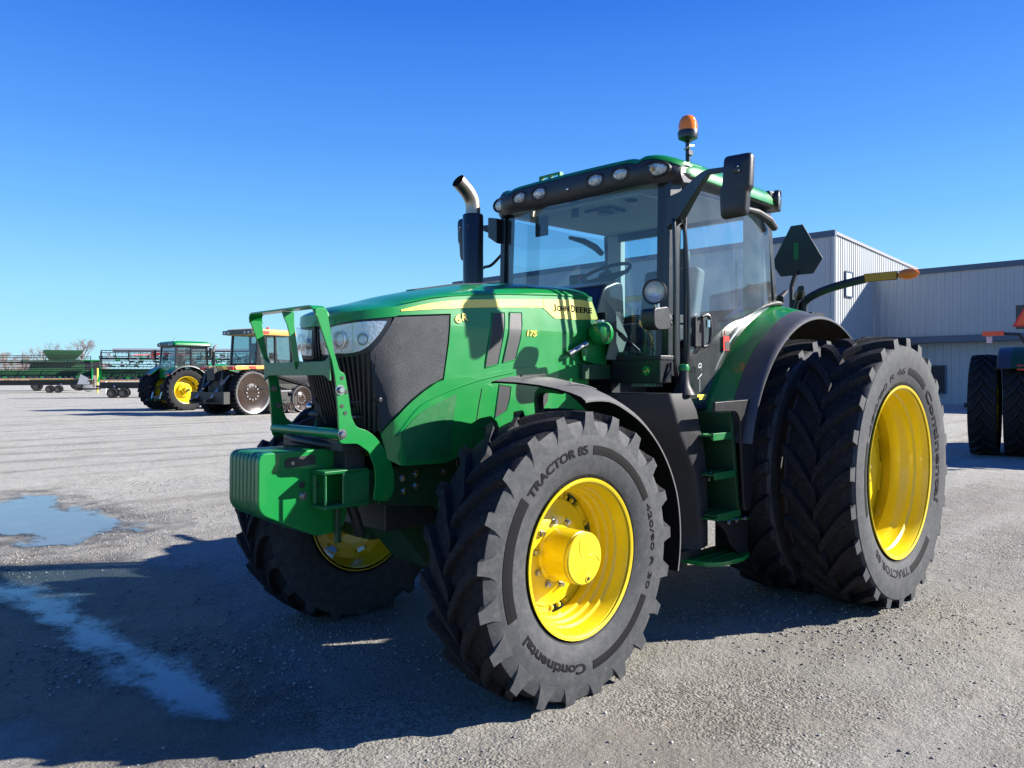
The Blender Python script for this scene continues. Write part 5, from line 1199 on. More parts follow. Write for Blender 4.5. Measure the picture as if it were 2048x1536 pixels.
    for sg in (1, -1):
        mb = MB(); rings = []
        for i in range(19):
            a = rad(15 + 125 * i / 18); r = 1.20; rings.append([(r * math.cos(a), sg * .62, zc + r * math.sin(a)), (r * math.cos(a), sg * 1.12, zc + r * math.sin(a)), ((r - .04) * math.cos(a), sg * 1.14, zc + (r - .04) * math.sin(a)), ((r - .04) * math.cos(a), sg * .62, zc + (r - .04) * math.sin(a))])
        mb.loft(rings, 'green' if not near else 'green_dark'); f = fpart('fender', mb, t); mb = MB(); rings = []
        for i in range(19):
            a = rad(15 + 125 * i / 18); r = 1.195; rings.append([(r * math.cos(a), sg * 1.121, zc + r * math.sin(a)), (r * math.cos(a), sg * 1.34, zc + r * math.sin(a)), ((r - .05) * math.cos(a), sg * 1.36, zc + (r - .05) * math.sin(a)), ((r - .03) * math.cos(a), sg * 1.14, zc + (r - .03) * math.sin(a))])
        mb.loft(rings, 'fender_black'); fpart('fender_extension', mb, f)
        mb = MB(); mb.box((-.83, sg * .8, 1.75), (-.89, sg * 1.02, 1.85), 'red'); fpart('tail_lamp', mb, f)
        if rear_arms:
            mb = MB(); mb.tube([(-.5, sg * .85, 2.2), (-.55, sg * 1.0, 2.46), (-.55, sg * 1.25, 2.48)], .03, 'black', n=8); a = fpart('lamp_arm', mb, t); mb = MB(); mb.box((-.53, sg * 1.25, 2.44), (-.58, sg * 1.62, 2.53), 'orange'); mb.box((-.50, sg * 1.45, 2.3), (-.55, sg * 1.55, 2.43), 'worklens'); fpart('warning_lamp', mb, a)
    # wheels
    def fw(x, y, z, R_, W_, sg, disc=True):
        w = bpy.data.objects.new('wheel', None); COL.objects.link(w); w.parent = t; w.location = (x, y, z); s = R_ / .962
        ty = rty if sg > 0 else (bpy.data.meshes.get('rear_tyre_mesh_right') or mirrored(rty, 'rear_tyre_mesh_right')); rm = rrim if sg > 0 else (bpy.data.meshes.get('rear_rim_mesh_right') or mirrored(rrim, 'rear_rim_mesh_right'))
        o = link('tyre', dark_tyre(ty), w); o.scale = (s, W_ / .24, s); o2 = link('rim', rm, w); o2.scale = (s, W_ / .24 * .9, s)
        if disc:
            mb = MB(); mb.lathe([(sg * -.05, .34), (sg * .02, .33), (sg * .03, .2), (sg * .06, .17), (sg * .10, .16), (sg * .10, 0)], 'yellow', n=28)
            for i in range(8): a = 2 * PI * i / 8; mb.tube([(.26 * math.cos(a), sg * .02, .26 * math.sin(a)), (.26 * math.cos(a), sg * .06, .26 * math.sin(a))], .03, 'yellow_dirty', n=8)
            mb.tube([(0, 0, 0), (0, sg * .38, 0)], .05, 'dark', n=12); fpart('hub', mb, w)
        return w
    for sg, du in ((1, duals[0]), (-1, duals[1])):
        fw(0, sg * .98, zc, 1.055, .27, sg, disc=not du)
        if du: fw(0, sg * 1.60, zc, 1.055, .25, sg)
        fw(3.0, sg * .95, .80, .82, .22, sg)
    mb = MB(); mb.tube([(1.72, -.60, 2.0), (1.72, -.60, 2.95)], .085, 'satin', n=16); mb.tube(smoothpoly([(1.72, -.60, 2.9), (1.72, -.60, 3.1), (1.78, -.60, 3.22), (1.9, -.60, 3.28)], 4), .055, 'exh', n=12); fpart('exhaust_stack', mb, t)
    if mirrors: mb = MB(); mb.bar((1.3, -.8, 2.9), (1.25, -1.15, 2.95), .04, .04, 'satin'); mb.box((1.2, -1.28, 2.7), (1.26, -1.08, 3.12), 'black'); mb.bar((1.3, .8, 2.9), (1.25, 1.15, 2.95), .04, .04, 'satin'); mb.box((1.2, 1.28, 2.7), (1.26, 1.08, 3.12), 'black'); fpart('mirrors', mb, t)
    mb = MB(); mb.box((-.70, .72, 2.55), (-.60, 1.05, 3.02), 'satin'); mb.prism([(.89 - .22, 2.60), (.89 + .22, 2.60), (.89 + .02, 2.98), (.89 - .02, 2.98)], 'YZ', -.70, -.715, 'red'); mb.prism([(.89 - .16, 2.635), (.89 + .16, 2.635), (.89 + .01, 2.93), (.89 - .01, 2.93)], 'YZ', -.716, -.722, 'orange'); mb.tube([(-.62, .85, 2.55), (-.55, .80, 2.2)], .02, 'black'); fpart('slow_vehicle_sign', mb, t)
    return t
far_tractor('green tractor with bright yellow rear wheel, left of the yellow-roofed crawler tractor', (-9.33, -35.65, -.03), rad(186), (True, False), rear_arms=False)
far_tractor('tractor at the right photo edge with rear duals and orange triangle facing the camera', (-12.70, .73, -.03), rad(190), (True, True), near=True, mirrors=False)
# yellow crawler tractor
def crawler():
    t = thing('crawler_tractor', 'rubber-tracked tractor with yellow roof and large polished drive wheel, seen through the brush guard', 'tractor', (-9.37, -29.04, 0), rad(193))
    mb = MB(); mb.loft([[(x, y, z) for y, z in ((-.5, 1.3), (-.52, 2.1), (-.35, zt), (.35, zt), (.52, 2.1), (.5, 1.3))] for x, zt in ((1.6, 2.45), (3.2, 2.4), (4.6, 2.25), (4.9, 2.1))], 'satin'); mb.box((4.88, -.4, 1.4), (4.93, .4, 2.05), 'black'); fpart('hood', mb, t, .01)
    mb = MB(); mb.box((-.7, -.5, .6), (4.5, .5, 1.5), 'dark'); mb.box((-.55, -.85, 1.55), (1.6, .85, 1.7), 'dark'); fpart('chassis', mb, t)
    mb = MB()   # rear fender deck in yellow
    for sg in (1, -1): mb.prism([(-.85, 1.93), (1.5, 1.99), (1.5, 2.14), (-.80, 2.12), (-.93, 2.05)], 'XZ', sg * .62, sg * 1.18, 'orange_paint')
    fpart('fender', mb, t, .02)
    for sg in (1, -1): mb = MB(); mb.box((-.97, sg * .8, 1.94), (-.90, sg * 1.12, 2.06), 'red'); mb.box((-.2, sg * 1.181, 2.0), (.15, sg * 1.19, 2.09), 'red'); fpart('tail_lamp', mb, t)
    def cpart(nm, mb, pr, bevel=0):
        mb.v = [(v[0] + .95, v[1], v[2]) for v in mb.v]; return fpart(nm, mb, pr, bevel)
    mb = MB()
    for sg in (1, -1):
        for x0, x1 in ((1.5, 1.42), (.55, .55), (-.5, -.4)): mb.bar((x0, sg * .86, 2.1), (x1, sg * .84, 3.5), .08, .10, 'satin')
        mb.tube([(1.5, sg * .95, 2.0), (1.55, sg * 1.0, 2.8)], .02, 'black')
        mb.tube([(-.55, sg * .7, 2.2), (-.75, sg * .75, 2.25), (-.75, sg * .75, 2.65), (-.5, sg * .8, 2.7)], .02, 'black')
    mb.box((-.52, -.86, 2.05), (-.46, .86, 2.25), 'black'); cpart('cab_frame', mb, t)
    mb = MB()
    for sg in (1, -1): mb.add([(1.48, sg * .85, 2.1), (-.48, sg * .85, 2.1), (-.4, sg * .83, 3.48), (1.42, sg * .83, 3.48)], [(0, 1, 2, 3)], 'farglass')
    for x0, x1 in ((1.5, 1.42), (-.5, -.4)): mb.add([(x0, -.84, 2.2), (x0, .84, 2.2), (x1, .82, 3.48), (x1, -.82, 3.48)], [(0, 1, 2, 3)], 'farglass')
    cpart('cab_glass', mb, t)
    mb = MB(); mb.box((.2, -.26, 2.1), (.75, .26, 2.55), 'seat'); mb.box((.1, -.26, 2.5), (.28, .26, 3.15), 'seat'); mb.box((1.0, -.15, 2.1), (1.3, .15, 2.75), 'black'); cpart('seat', mb, t, .05)
    mb = MB()
    def R(d, z, x0=-.75): return [(a, b, z) for a, b in roundpoly([(1.7 - d, -.98 + d), (1.7 - d, .98 - d), (x0 + d, .94 - d), (x0 + d, -.94 + d)], .12, 4)]
    mb.loft([R(.05, 3.48), R(0, 3.52), R(0, 3.66), R(.06, 3.74), R(.2, 3.77)], 'cream'); rf = cpart('roof', mb, t)
    mb = MB(); mb.loft([R(-.004, 3.50, -.80), R(-.006, 3.60, -.82), R(-.004, 3.655, -.80)], 'orange_paint')
    mb.box((-.86, -.95, 3.50), (-.30, .96, 3.68), 'satin'); mb.box((-.28, -.99, 3.55), (.1, -.985, 3.66), 'red'); mb.box((-.28, .99, 3.55), (.1, .985, 3.66), 'red'); cpart('roof_band', mb, rf)
    for y in (-.8, -.55, .55, .8): mb = MB(); mb.lathe([(0, .065), (-.012, .05), (-.014, 0)], 'worklens', axis='X', c=(-.865, y, 3.58), n=14); cpart('work_lamp', mb, rf)
    for x in (-.7, -.45): mb = MB(); mb.lathe([(0, .055), (-.01, .04), (-.012, 0)], 'worklens', axis='Y', c=(x, -.952, 3.59), n=14); cpart('work_lamp', mb, rf)
    mb = MB(); mb.lathe([(3.76, .0), (3.76, .07), (3.86, .065), (3.9, .0)], 'red', axis='Z', c=(.55, -.35, 0), n=16); cpart('beacon', mb, rf)
    # tracks
    def belt(sg):
        mb = MB(); n = 120; c1, r1, c2, r2 = (0, .95), .95, (2.75, .62), .62
        pts = []
        d = c2[0] - c1[0]; al = math.asin((r1 - r2) / math.hypot(d, c1[1] - c2[1])) ; base = math.atan2(c2[1] - c1[1], d)
        for i in range(41): a = rad(90) + base + al * 0 + (PI - base * 0) * 0
        a0 = base + PI / 2 - al
        for i in range(40): a = a0 + (3 * PI / 2 - a0) * i / 39; pts.append((c1[0] + r1 * math.cos(a), c1[1] + r1 * math.sin(a)))
        for i in range(24): a = -PI / 2 + (a0 + PI / 2) * i / 23; pts.append((c2[0] + r2 * math.cos(a), c2[1] + r2 * math.sin(a)))
        L_ = []
        pts = pts + [pts[0]]
        rings = []
        for i, p in enumerate(pts[:-1]):
            q0 = pts[i - 1 if i else -2]; q1 = pts[i + 1]; tx, tz = q1[0] - q0[0], q1[1] - q0[1]; l = math.hypot(tx, tz); nx, nz = tz / l, -tx / l
            cx, cz = 1.3, .8
            if (p[0] - cx) * nx + (p[1] - cz) * nz < 0: nx, nz = -nx, -nz
            rings.append([(p[0], sg * .85, p[1]), (p[0] + nx * .035, sg * .85, p[1] + nz * .035), (p[0] + nx * .035, sg * 1.28, p[1] + nz * .035), (p[0], sg * 1.28, p[1])])
        rings.append(rings[0]); mb.loft(rings, 'tread', caps=False)
        # lugs
        dist = [0]
        for i in range(1, len(pts)): dist.append(dist[-1] + math.hypot(pts[i][0] - pts[i - 1][0], pts[i][1] - pts[i - 1][1]))
        s = 0
        while s < dist[-1]:
            x = np.interp(s, dist, [p[0] for p in pts]); z = np.interp(s, dist, [p[1] for p in pts]); x2 = np.interp(min(s + .02, dist[-1]), dist, [p[0] for p in pts]); z2 = np.interp(min(s + .02, dist[-1]), dist, [p[1] for p in pts]); l = math.hypot(x2 - x, z2 - z) or 1; tx, tz = (x2 - x) / l, (z2 - z) / l; nx, nz = tz, -tx
            if (x - 1.3) * nx + (z - .8) * nz < 0: nx, nz = -nx, -nz
            ring = lambda y: [(x - tx * .035, y, z - tz * .035), (x + tx * .035, y, z + tz * .035), (x + tx * .025 + nx * .09, y, z + tz * .025 + nz * .09), (x - tx * .025 + nx * .09, y, z - tz * .025 + nz * .09)]
            mb.loft([ring(sg * .85), ring(sg * 1.30)], 'tread'); s += .16
        mb.v = [(x, y, max(z, -.02)) for x, y, z in mb.v]
        return mb
    for sg in (1, -1):
        b = fpart('track_belt', belt(sg), t)
        def whl(nm, x, z, r, m, yo=1.22, dish=.12):
            mb = MB(); mb.lathe([(sg * (yo - .3), r), (sg * yo, r), (sg * (yo + .02), r * .97), (sg * yo, r * .90), (sg * (yo - dish), r * .55), (sg * (yo - dish + .02), r * .40), (sg * (yo - dish + .05), r * .30), (sg * (yo - dish + .05), 0)], m, c=(x, 0, z), n=48, ms=[m, m, m, 'polished_disc', 'polished_disc', 'polished_disc', 'polished_disc'])
            for i in range(12 if r > .5 else 6): a = 2 * PI * i / (12 if r > .5 else 6); mb.tube([(x + r * .33 * math.cos(a), sg * (yo - dish + .02), z + r * .33 * math.sin(a)), (x + r * .33 * math.cos(a), sg * (yo - dish + .07), z + r * .33 * math.sin(a))], r * .035, 'silver', n=6)
            fpart(nm, mb, t)
        whl('drive_wheel', 0, .95, .93, 'rim_grey'); whl('idler_wheel', 2.75, .62, .60, 'rim_grey')
        for x in (1.05, 1.55, 2.05): whl('track_roller', x, .26, .24, 'rim_grey', dish=.04)
        mb = MB(); mb.box((.7, sg * .85, .35), (2.5, sg * 1.15, .75), 'dark'); mb.bar((.3, sg * 1.1, 1.2), (2.5, sg * 1.15, .9), .12, .12, 'satin'); mb.box((1.4, sg * 1.1, .6), (1.9, sg * 1.2, 1.0), 'dark'); mb.box((1.0, sg * 1.2, 1.08), (1.15, sg * 1.21, 1.16), 'decal'); mb.box((1.5, sg * 1.2, .98), (2.1, sg * 1.21, 1.02), 'silver'); fpart('track_frame', mb, t)
    # three-point hitch
    mb = MB()
    for sg in (1, -1):
        mb.bar((-.6, sg * .45, .75), (-1.9, sg * .5, .6), .10, .16, 'satin'); mb.tube([(-.7, sg * .5, 1.7), (-1.6, sg * .5, .75)], .055, 'silver'); mb.bar((-.5, sg * .4, 1.6), (-1.1, sg * .55, 1.85), .10, .12, 'dark'); mb.tube([(-1.05, sg * .55, 1.8), (-1.35, sg * .52, .7)], .06, 'satin')
    mb.box((-.7, -.5, .5), (-1.0, .5, 1.9), 'dark'); mb.box((-.95, -.25, 1.5), (-1.25, .25, 2.0), 'dark'); mb.tube([(-.9, 0, 1.6), (-1.7, 0, 1.1)], .05, 'satin')
    for i in range(6): mb.tube(smoothpoly([(-.8, -.3 + i * .12, 1.9), (-1.0 - .05 * i, -.3 + i * .13, 2.1), (-1.05, -.28 + i * .1, 1.6)], 4), .02, 'hose', n=6)
    mb.box((-1.2, -1.2, .5), (-1.5, 1.0, 1.0), 'dark'); fpart('rear_hitch', mb, t)
M['cream'] = mat('pale_orange_roof', (.55, .36, .16), .4)
M['polished_disc'] = mat('polished_brown_disc', (.035, .022, .015), .22, metal=.1, coat=.35, var=.15)
crawler()
# ------------------------------------------------------------------ harvest headers and trailers
def axes_at(p, yaw): return Matrix.Translation(p) @ Matrix.Rotation(yaw, 4, 'Z')
def header(label, loc, rz, L, reel_r, trailer):
    # local: length along +X, front (reel) towards -Y
    t = thing('harvest_header', label, 'harvest header', loc, rz)
    mb = MB(); mb.box((0, .55, 1.1), (L, .62, 1.72), 'green_dark'); mb.box((0, .3, 1.0), (L, .62, 1.1), 'green_dull'); mb.box((0, .50, 1.72), (L, .66, 1.82), 'green_dull'); mb.box((0, -.6, .25), (L, .4, .75), 'dark'); fpart('back_sheet', mb, t)
    mb = MB(); mb.prism([(-.95, .95), (.4, 1.1), (.4, 1.0), (-.95, .85)], 'YZ', 0, L, 'blue_grey'); n = int(L / .55)
    for i in range(n): x = (i + .5) * L / n; mb.box((x - .12, -.9, .98), (x + .12, .3, 1.16), 'green_dull' if i % 3 == 0 else 'dark')
    fpart('draper_deck', mb, t)
    mb = MB(); mb.box((0, -1.05, .84), (L, -.92, .93), 'orange_paint'); 
    n = int(L / .3)
    for i in range(n): x = (i + .5) * L / n; mb.add([(x - .04, -1.05, .86), (x + .04, -1.05, .86), (x, -1.22, .87), (x, -1.05, .90)], [(0, 1, 2), (0, 2, 3), (1, 2, 3)], 'dark')
    fpart('cutter_bar', mb, t)
    for x in (0, L): mb = MB(); mb.prism([(-1.5, .8), (-.9, .75), (.6, .95), (.6, 1.9), (.2, 2.0), (-.6, 1.4), (-1.3, 1.0)], 'YZ', x - .06, x + .06, 'green'); fpart('end_divider', mb, t)
    zr, yr = 2.62, -.55; rl = bpy.data.objects.new('reel', None)
    mb = MB(); mb.tube([(0.1, yr, zr), (L - .1, yr, zr)], .09, 'satin', n=10)
    for k in range(6):
        a = 2 * PI * k / 6 + .3; y = yr + reel_r * math.cos(a); z = zr + reel_r * math.sin(a); mb.tube([(.1, y, z), (L - .1, y, z)], .035, 'satin', n=6)
        m = int(L / .3)
        for i in range(m): x = .15 + (L - .3) * i / m; mb.bar((x, y, z), (x + .02, y - .06, z - .24), .02, .02, 'black')
    m = max(3, int(L / 1.9))
    for i in range(m + 1):
        x = .15 + (L - .3) * i / m
        for k in range(6): a = 2 * PI * k / 6 + .3; mb.bar((x, yr, zr), (x, yr + reel_r * math.cos(a), zr + reel_r * math.sin(a)), .03, .05, 'satin')
    r = fpart('reel', mb, t)
    for x in (.12, L - .12): mb = MB(); mb.lathe([(x - .02, 0), (x - .02, reel_r * .98), (x + .02, reel_r * .98), (x + .02, 0)], 'satin', axis='X', c=(0, yr, zr), n=24); fpart('reel_end', mb, r)
    for x in (.0, L * .5, L): mb = MB(); mb.bar((x, .55, 2.3), (x, yr, zr + .15), .08, .12, 'green'); fpart('reel_arm', mb, t)
    if trailer:
        mb = MB(); mb.tube([(.9, -.2, 3.30), (L - .2, -.2, 3.38)], .15, 'silver', n=14)
        for i in range(int(L / .9)): x = 1.1 + i * .9; mb.tube([(x, -.2, 3.2), (x, .2, 2.45)], .03, 'dark', n=5)
        fpart('cross_auger', mb, t)
        mb = MB(); mb.box((L * .32, -.9, 2.95), (L * .55, -.6, 3.12), 'red')
        rj = random.Random(2)
        for i in range(260): x = rj.uniform(.3, L - .3); y = rj.uniform(-1.1, -.3); z = rj.uniform(1.9, 2.9); mb.box((x, y, z), (x + rj.uniform(.05, .35), y + .08, z + rj.uniform(.04, .16)), rj.choice(['dark', 'dark', 'green_dark', 'silver', 'green', 'satin']))
        mb.tube([(L * .2, -.7, 2.9), (L * .6, -.8, 3.05)], .05, 'orange'); mb.tube([(L * .3, 0, 2.6), (L * .5, 0, 3.0)], .05, 'orange'); fpart('hydraulic_covers', mb, t)
    return t
h2p = (-14.0, -63.3, 0)
header('harvest header with long pale tube on top, left of the yellow-wheeled green tractor', (-14.0, -63.0, .5), rad(158), 12.0, .66, True)
def trailer(label, loc, rz, L, bw=0):
    t = thing('header_trailer', label, 'trailer', loc, rz)
    mb = MB(); mb.box((-.3, -.35, .82), (L, -.15, 1.0), 'blue_grey'); mb.box((-.3, .15, .82), (L, .35, 1.0), 'blue_grey'); mb.tube([(-1.6, 0, .72), (0, 0, .72)], .06, 'dark')
    for x in (1.0, 3, L - 2, L - .6): mb.box((x, -1.0, .85), (x + .12, .8, 1.0), 'blue_grey')
    fpart('frame', mb, t)
    for x in (.9, 1.7, L - 3, L - 2.2):
        for sg in (1, -1): mb = MB(); mb.lathe([(sg * .85, .2), (sg * .83, .33), (sg * .88, .40), (sg * 1.02, .40), (sg * 1.07, .33), (sg * 1.04, .2), (sg * 1.0, .1), (sg * 1.0, 0)], 'tread', c=(x, 0, .40), n=28, ms=['tread'] * 5 + ['dark', 'dark']); fpart('wheel', mb, t)
    mb = MB(); mb.box((.5, -.8, .5), (2.0, .8, .6), 'dark'); mb.box((L - 3.3, -.8, .5), (L - 1.9, .8, .6), 'dark'); fpart('axle', mb, t)
    mb = MB(); mb.lathe([(-.05, .0), (-.05, .30), (.05, .30), (.05, 0)], 'orange_paint', axis='X', c=(-.4, -.7, 1.15), n=20); fpart('yellow_shield', mb, t)
    return t
trailer('low header trailer on small black wheels under the pale-tubed harvest header', (-14.0, -63.0, 0), rad(158), 12)
header('wide harvest header with open reel bars and orange cutter bar at the left photo edge', (-6.6, -93.5, .6), rad(162.5), 15.0, .75, False)
t = trailer('transport trailer with bright round wheel cover under the far left harvest header', (-6.6, -93.5, 0), rad(162.5), 14, 14.2)
mb = MB(); mb.lathe([(-1.35, .0), (-1.38, .2), (-1.30, .55), (-1.2, .6), (-1.15, 0)], 'silver', c=(14.6, 2.6, .62), n=28); fpart('bright_wheel', mb, t); mb = MB(); mb.prism([(13.6, .9), (14.8, .9), (14.6, 1.6), (13.9, 2.0)], 'XZ', -1.3, -1.2, 'silver'); fpart('side_guard', mb, t)
# combine harvester
t = thing('combine_harvester', 'green combine harvester with flared grain tank behind the far left header', 'combine harvester', (-22.0, -104, 0), rad(-12))
mb = MB(); mb.prism([(-2.2, 1.1), (3.6, 1.1), (3.9, 2.2), (3.4, 3.7), (-1.6, 3.9), (-2.2, 3.4)], 'XZ', -1.5, 1.5, 'green_dark'); mb.box((-1.9, -1.52, 2.0), (3.2, -1.5, 2.1), 'decal'); mb.box((.2, -1.53, 1.3), (2.6, -1.5, 1.95), 'black'); fpart('body', mb, t, .05)
mb = MB(); mb.loft([[(-1.2, -1.3, 3.85), (1.6, -1.3, 3.85), (1.6, 1.3, 3.85), (-1.2, 1.3, 3.85)], [(-2.0, -1.7, 4.75), (2.2, -1.7, 4.75), (2.2, 1.7, 4.75), (-2.0, 1.7, 4.75)], [(-2.0, -1.7, 5.0), (2.2, -1.7, 5.0), (2.2, 1.7, 5.0), (-2.0, 1.7, 5.0)]], 'green_dark'); fpart('grain_tank', mb, t)
mb = MB(); mb.box((-3.9, -1.0, 1.9), (-2.2, 1.0, 3.7), 'black'); mb.box((-4.0, -1.1, 3.7), (-2.0, 1.1, 3.85), 'green'); fpart('cab', mb, t, .05)
mb = MB(); mb.box((-3.93, -.9, 2.1), (-3.9, .9, 3.5), 'farglass'); mb.box((-3.7, -1.02, 2.1), (-2.4, -1.0, 3.5), 'farglass'); fpart('cab_glass', mb, t)
mb = MB(); mb.tube([(-1.2, 1.7, 3.4), (4.6, 1.9, 3.5)], .2, 'green_dark', n=14); fpart('unloading_auger', mb, t)
for x, r, w in ((-1.6, .95, .35), (2.9, .65, .25)):
    for sg in (1, -1): mb = MB(); mb.lathe([(sg * (1.6 - w), r * .5), (sg * (1.6 - w), r * .95), (sg * 1.5, r), (sg * (1.6 + w * .5), r * .95), (sg * (1.6 + w * .5), r * .55), (sg * 1.6, r * .5), (sg * 1.6, 0)], 'tread', c=(x, 0, r), n=28, ms=['tread'] * 4 + ['dark'] * 2); fpart('wheel', mb, t)
# marker posts
mb = MB(); mb.tube([(0, 0, 0), (0, 0, 2.6)], .09, 'decal', n=10); tag(link('marker_post', mb.mesh('marker_post_mesh'), None, (-20.1, -84.5, 0)), 'slim yellow post between the two harvest headers', 'post')
mb = MB(); mb.tube([(0, 0, 0), (0, 0, 1.9)], .10, 'white', n=10); mb.tube([(0, 0, 1.9), (0, 0, 2.25)], .15, 'red', n=10); mb.tube([(0, 0, 1.3), (0, 0, 1.5)], .11, 'red', n=10); tag(link('hydrant_post', mb.mesh('hydrant_post_mesh'), None, (-20.5, -83.2, 0)), 'short white post with red bands right of the yellow post', 'post')
# ------------------------------------------------------------------ bare trees and far woods
M['bark'] = mat('winter_bark', (.15, .115, .095), .9, var=.2)
M['twig'] = mat('winter_twigs', (.20, .155, .14), .9, var=.2)
def bare_tree(name, label, loc, H, seed, spread=.9):
    r = random.Random(seed); t = thing(name, label, 'tree', loc, 0, 'bare winter trees on the horizon'); tr = MB(); tw = MB()
    def grow(p, d, l, rad_, lvl):
        q = p + d * l; mbx = tr if lvl < 2 else tw
        mbx.tube([p, p.lerp(q, .5) + Vector((r.uniform(-.04, .04), r.uniform(-.04, .04), 0)) * l, q], [rad_, rad_ * .85, rad_ * .65], 'bark' if lvl < 2 else 'twig', n=5 if lvl < 2 else 3, caps=False)
        if lvl >= 5: return
        for i in range(3 if lvl < 4 else 4):
            dd = (d + Vector((r.uniform(-1, 1), r.uniform(-1, 1), r.uniform(-.25, .6))) * spread * (.55 + .1 * lvl)).normalized(); grow(p.lerp(q, r.uniform(.55, 1)), dd, l * r.uniform(.62, .82), rad_ * .58, lvl + 1)
    grow(Vector((0, 0, 0)), Vector((r.uniform(-.1, .1), 0, 1)).normalized(), H * .30, H * .022, 0)
    fpart('trunk', tr, t, smooth=60); fpart('crown', tw, t, smooth=None)
    return t
bare_tree('bare_tree', 'tallest bare tree between the two harvest headers, wide open crown', (-46.0, -185, 0), 13.5, 3)
bare_tree('bare_tree', 'bare tree just left of the tallest one, over the grain tank of the combine', (-43.0, -200, 0), 13.0, 5)
bare_tree('bare_tree', 'low bare tree near the left photo edge, rounded thin crown', (-36, -205, 0), 10.5, 8)
bare_tree('bare_tree', 'small bare tree second from the left photo edge', (-39.5, -208, 0), 10.5, 12)
def woods():
    r = np.random.default_rng(5); n = 26000; u = r.random(n); x = -75 + 130 * u; y = -262 + 24 * u + r.uniform(-5, 5, n)
    hmax = 6.2 + 2.6 * vnoise(u * 40, u * 0 + 3., 2, 4, 1); h = hmax * r.random(n) ** .8; ang = r.uniform(-.6, .6, n); L = r.uniform(.6, 1.8, n); w = r.uniform(.02, .06, n)
    V = np.zeros((n, 3, 3)); V[:, 0] = np.stack([x - w, y, h], -1); V[:, 1] = np.stack([x + w, y, h], -1); V[:, 2] = np.stack([x + np.sin(ang) * L, y + r.uniform(-.4, .4, n), np.minimum(h + np.cos(ang) * L, hmax + .8)], -1)
    mb = MB(); mb.add(V.reshape(-1, 3), [(3 * i, 3 * i + 1, 3 * i + 2) for i in range(n)], 'twig')
    m = 70; xs = np.linspace(-75, 55, m); rows = [[], [], [], []]
    for i, xx in enumerate(xs):
        yy = -262 + 24 * (xx + 75) / 130; hh = 4.2 + 1.6 * math.sin(i * 1.7) * math.sin(i * .61 + 1)
        rows[0].append((xx, yy + 4, 0)); rows[1].append((xx, yy + 2, hh * .8)); rows[2].append((xx, yy - 2, hh)); rows[3].append((xx, yy - 6, 0))
    mb.loft(rows, 'bark', caps=False, closed=False); o = link('far_woods', mb.mesh('far_woods_mesh', smooth=None, recalc=False)); o['kind'] = 'stuff'; o['label'] = 'brown leafless woods along the horizon at the left'; o['category'] = 'woods'
woods()
# ------------------------------------------------------------------ sun, sky, camera
S = Vector((-1.46, 1.17, 1.0)).normalized(); el = math.asin(S.z); azc = math.atan2(S.x, S.y)
sun = bpy.data.lights.new('sun', 'SUN'); sun.energy = SUN; sun.angle = rad(.53); sun.color = (1, .955, .88)
so = bpy.data.objects.new('sun', sun); COL.objects.link(so); so.rotation_euler = S.to_track_quat('Z', 'Y').to_euler(); so.location = (0, 0, 30)
w = bpy.data.worlds.new('World'); sc.world = w; w.use_nodes = True; nt = w.node_tree; bg = nt.nodes['Background']
sky = nt.nodes.new('ShaderNodeTexSky'); sky.sky_type = 'NISHITA'; sky.sun_disc = False; sky.sun_elevation = el; sky.sun_rotation = azc; sky.air_density = 1.0; sky.dust_density = .15; sky.ozone_density = 2.6; sky.altitude = 200
tcw = nt.nodes.new('ShaderNodeTexCoord'); sx = nt.nodes.new('ShaderNodeSeparateXYZ'); nt.links.new(tcw.outputs['Generated'], sx.inputs[0])
cr = nt.nodes.new('ShaderNodeValToRGB'); nt.links.new(sx.outputs['Z'], cr.inputs[0]); e = cr.color_ramp.elements
e[0].position = 0; e[0].color = (.42, .78, .95, 1); e[1].position = 1; e[1].color = (.003, .045, .40, 1)
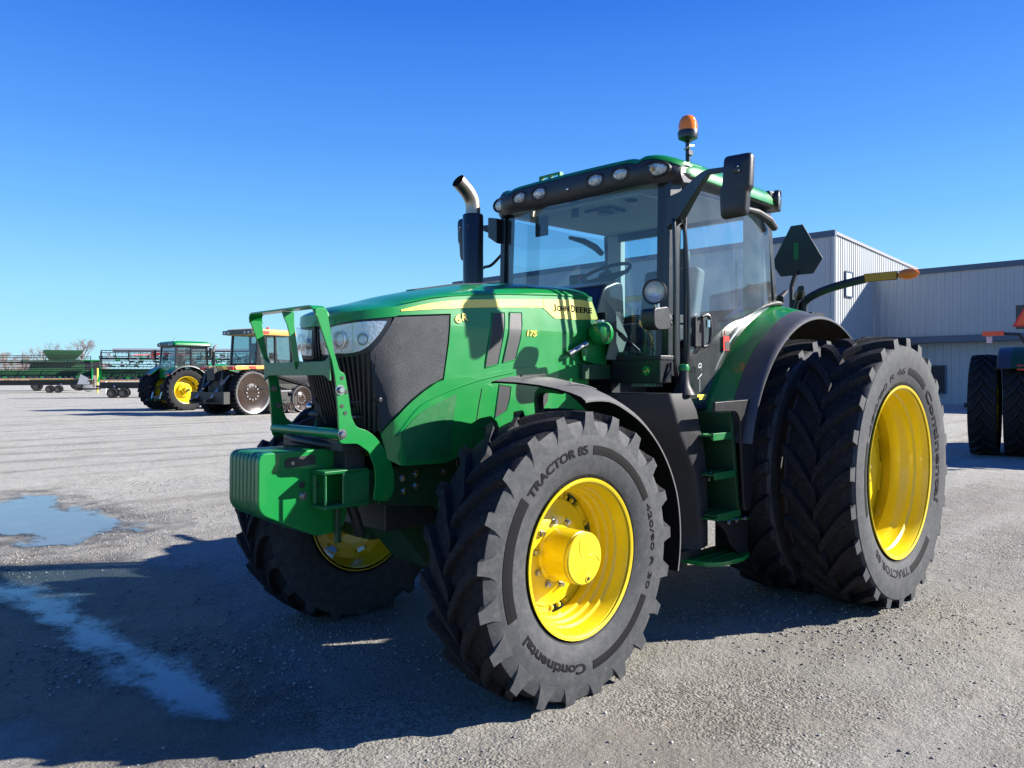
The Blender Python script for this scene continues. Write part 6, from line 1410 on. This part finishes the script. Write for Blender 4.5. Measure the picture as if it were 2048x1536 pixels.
for pos, col in ((.045, (.39, .77, .97)), (.10, (.32, .71, .97)), (.19, (.165, .50, .95)), (.28, (.082, .34, .93)), (.36, (.042, .245, .87)), (.45, (.008, .145, .76)), (.6, (.004, .09, .58))):
    x = e.new(pos); x.color = c4(col)
sc_ = nt.nodes.new('ShaderNodeMixRGB'); sc_.blend_type = 'MULTIPLY'; sc_.inputs[0].default_value = 1; nt.links.new(sky.outputs[0], sc_.inputs[1]); sc_.inputs[2].default_value = (.62, .85, 1.15, 1)
rs = nt.nodes.new('ShaderNodeMixRGB'); rs.blend_type = 'MULTIPLY'; rs.inputs[0].default_value = 1; nt.links.new(cr.outputs[0], rs.inputs[1]); rs.inputs[2].default_value = (SKYV, SKYV, SKYV, 1)
mxw = nt.nodes.new('ShaderNodeMixRGB'); mxw.inputs[0].default_value = .86; nt.links.new(sc_.outputs[0], mxw.inputs[1]); nt.links.new(rs.outputs[0], mxw.inputs[2])
nt.links.new(mxw.outputs[0], bg.inputs[0]); bg.inputs[1].default_value = SKY
cd = bpy.data.cameras.new('camera'); cam = bpy.data.objects.new('camera', cd); COL.objects.link(cam); sc.camera = cam
cd.sensor_width = 36; cd.lens = 1545.936 / 2048 * 36; cd.clip_end = 6000; cd.clip_start = .05
yaw, pitch, roll = CAMROT
f = Vector((math.cos(yaw) * math.cos(pitch), math.sin(yaw) * math.cos(pitch), math.sin(pitch))); r0 = Vector((math.sin(yaw), -math.cos(yaw), 0)); u0 = r0.cross(f)
rr = r0 * math.cos(roll) + u0 * math.sin(roll); uu = -r0 * math.sin(roll) + u0 * math.cos(roll)
cam.matrix_world = Matrix(((rr.x, uu.x, -f.x, CAMPOS[0]), (rr.y, uu.y, -f.y, CAMPOS[1]), (rr.z, uu.z, -f.z, CAMPOS[2]), (0, 0, 0, 1)))
vs = sc.view_settings; vs.view_transform = 'Standard'; vs.look = 'None'; vs.exposure = EXPO; vs.gamma = 1; vs.use_curve_mapping = False
sc.cycles.max_bounces = 8; sc.cycles.transparent_max_bounces = 16; sc.cycles.caustics_reflective = False; sc.cycles.caustics_refractive = False
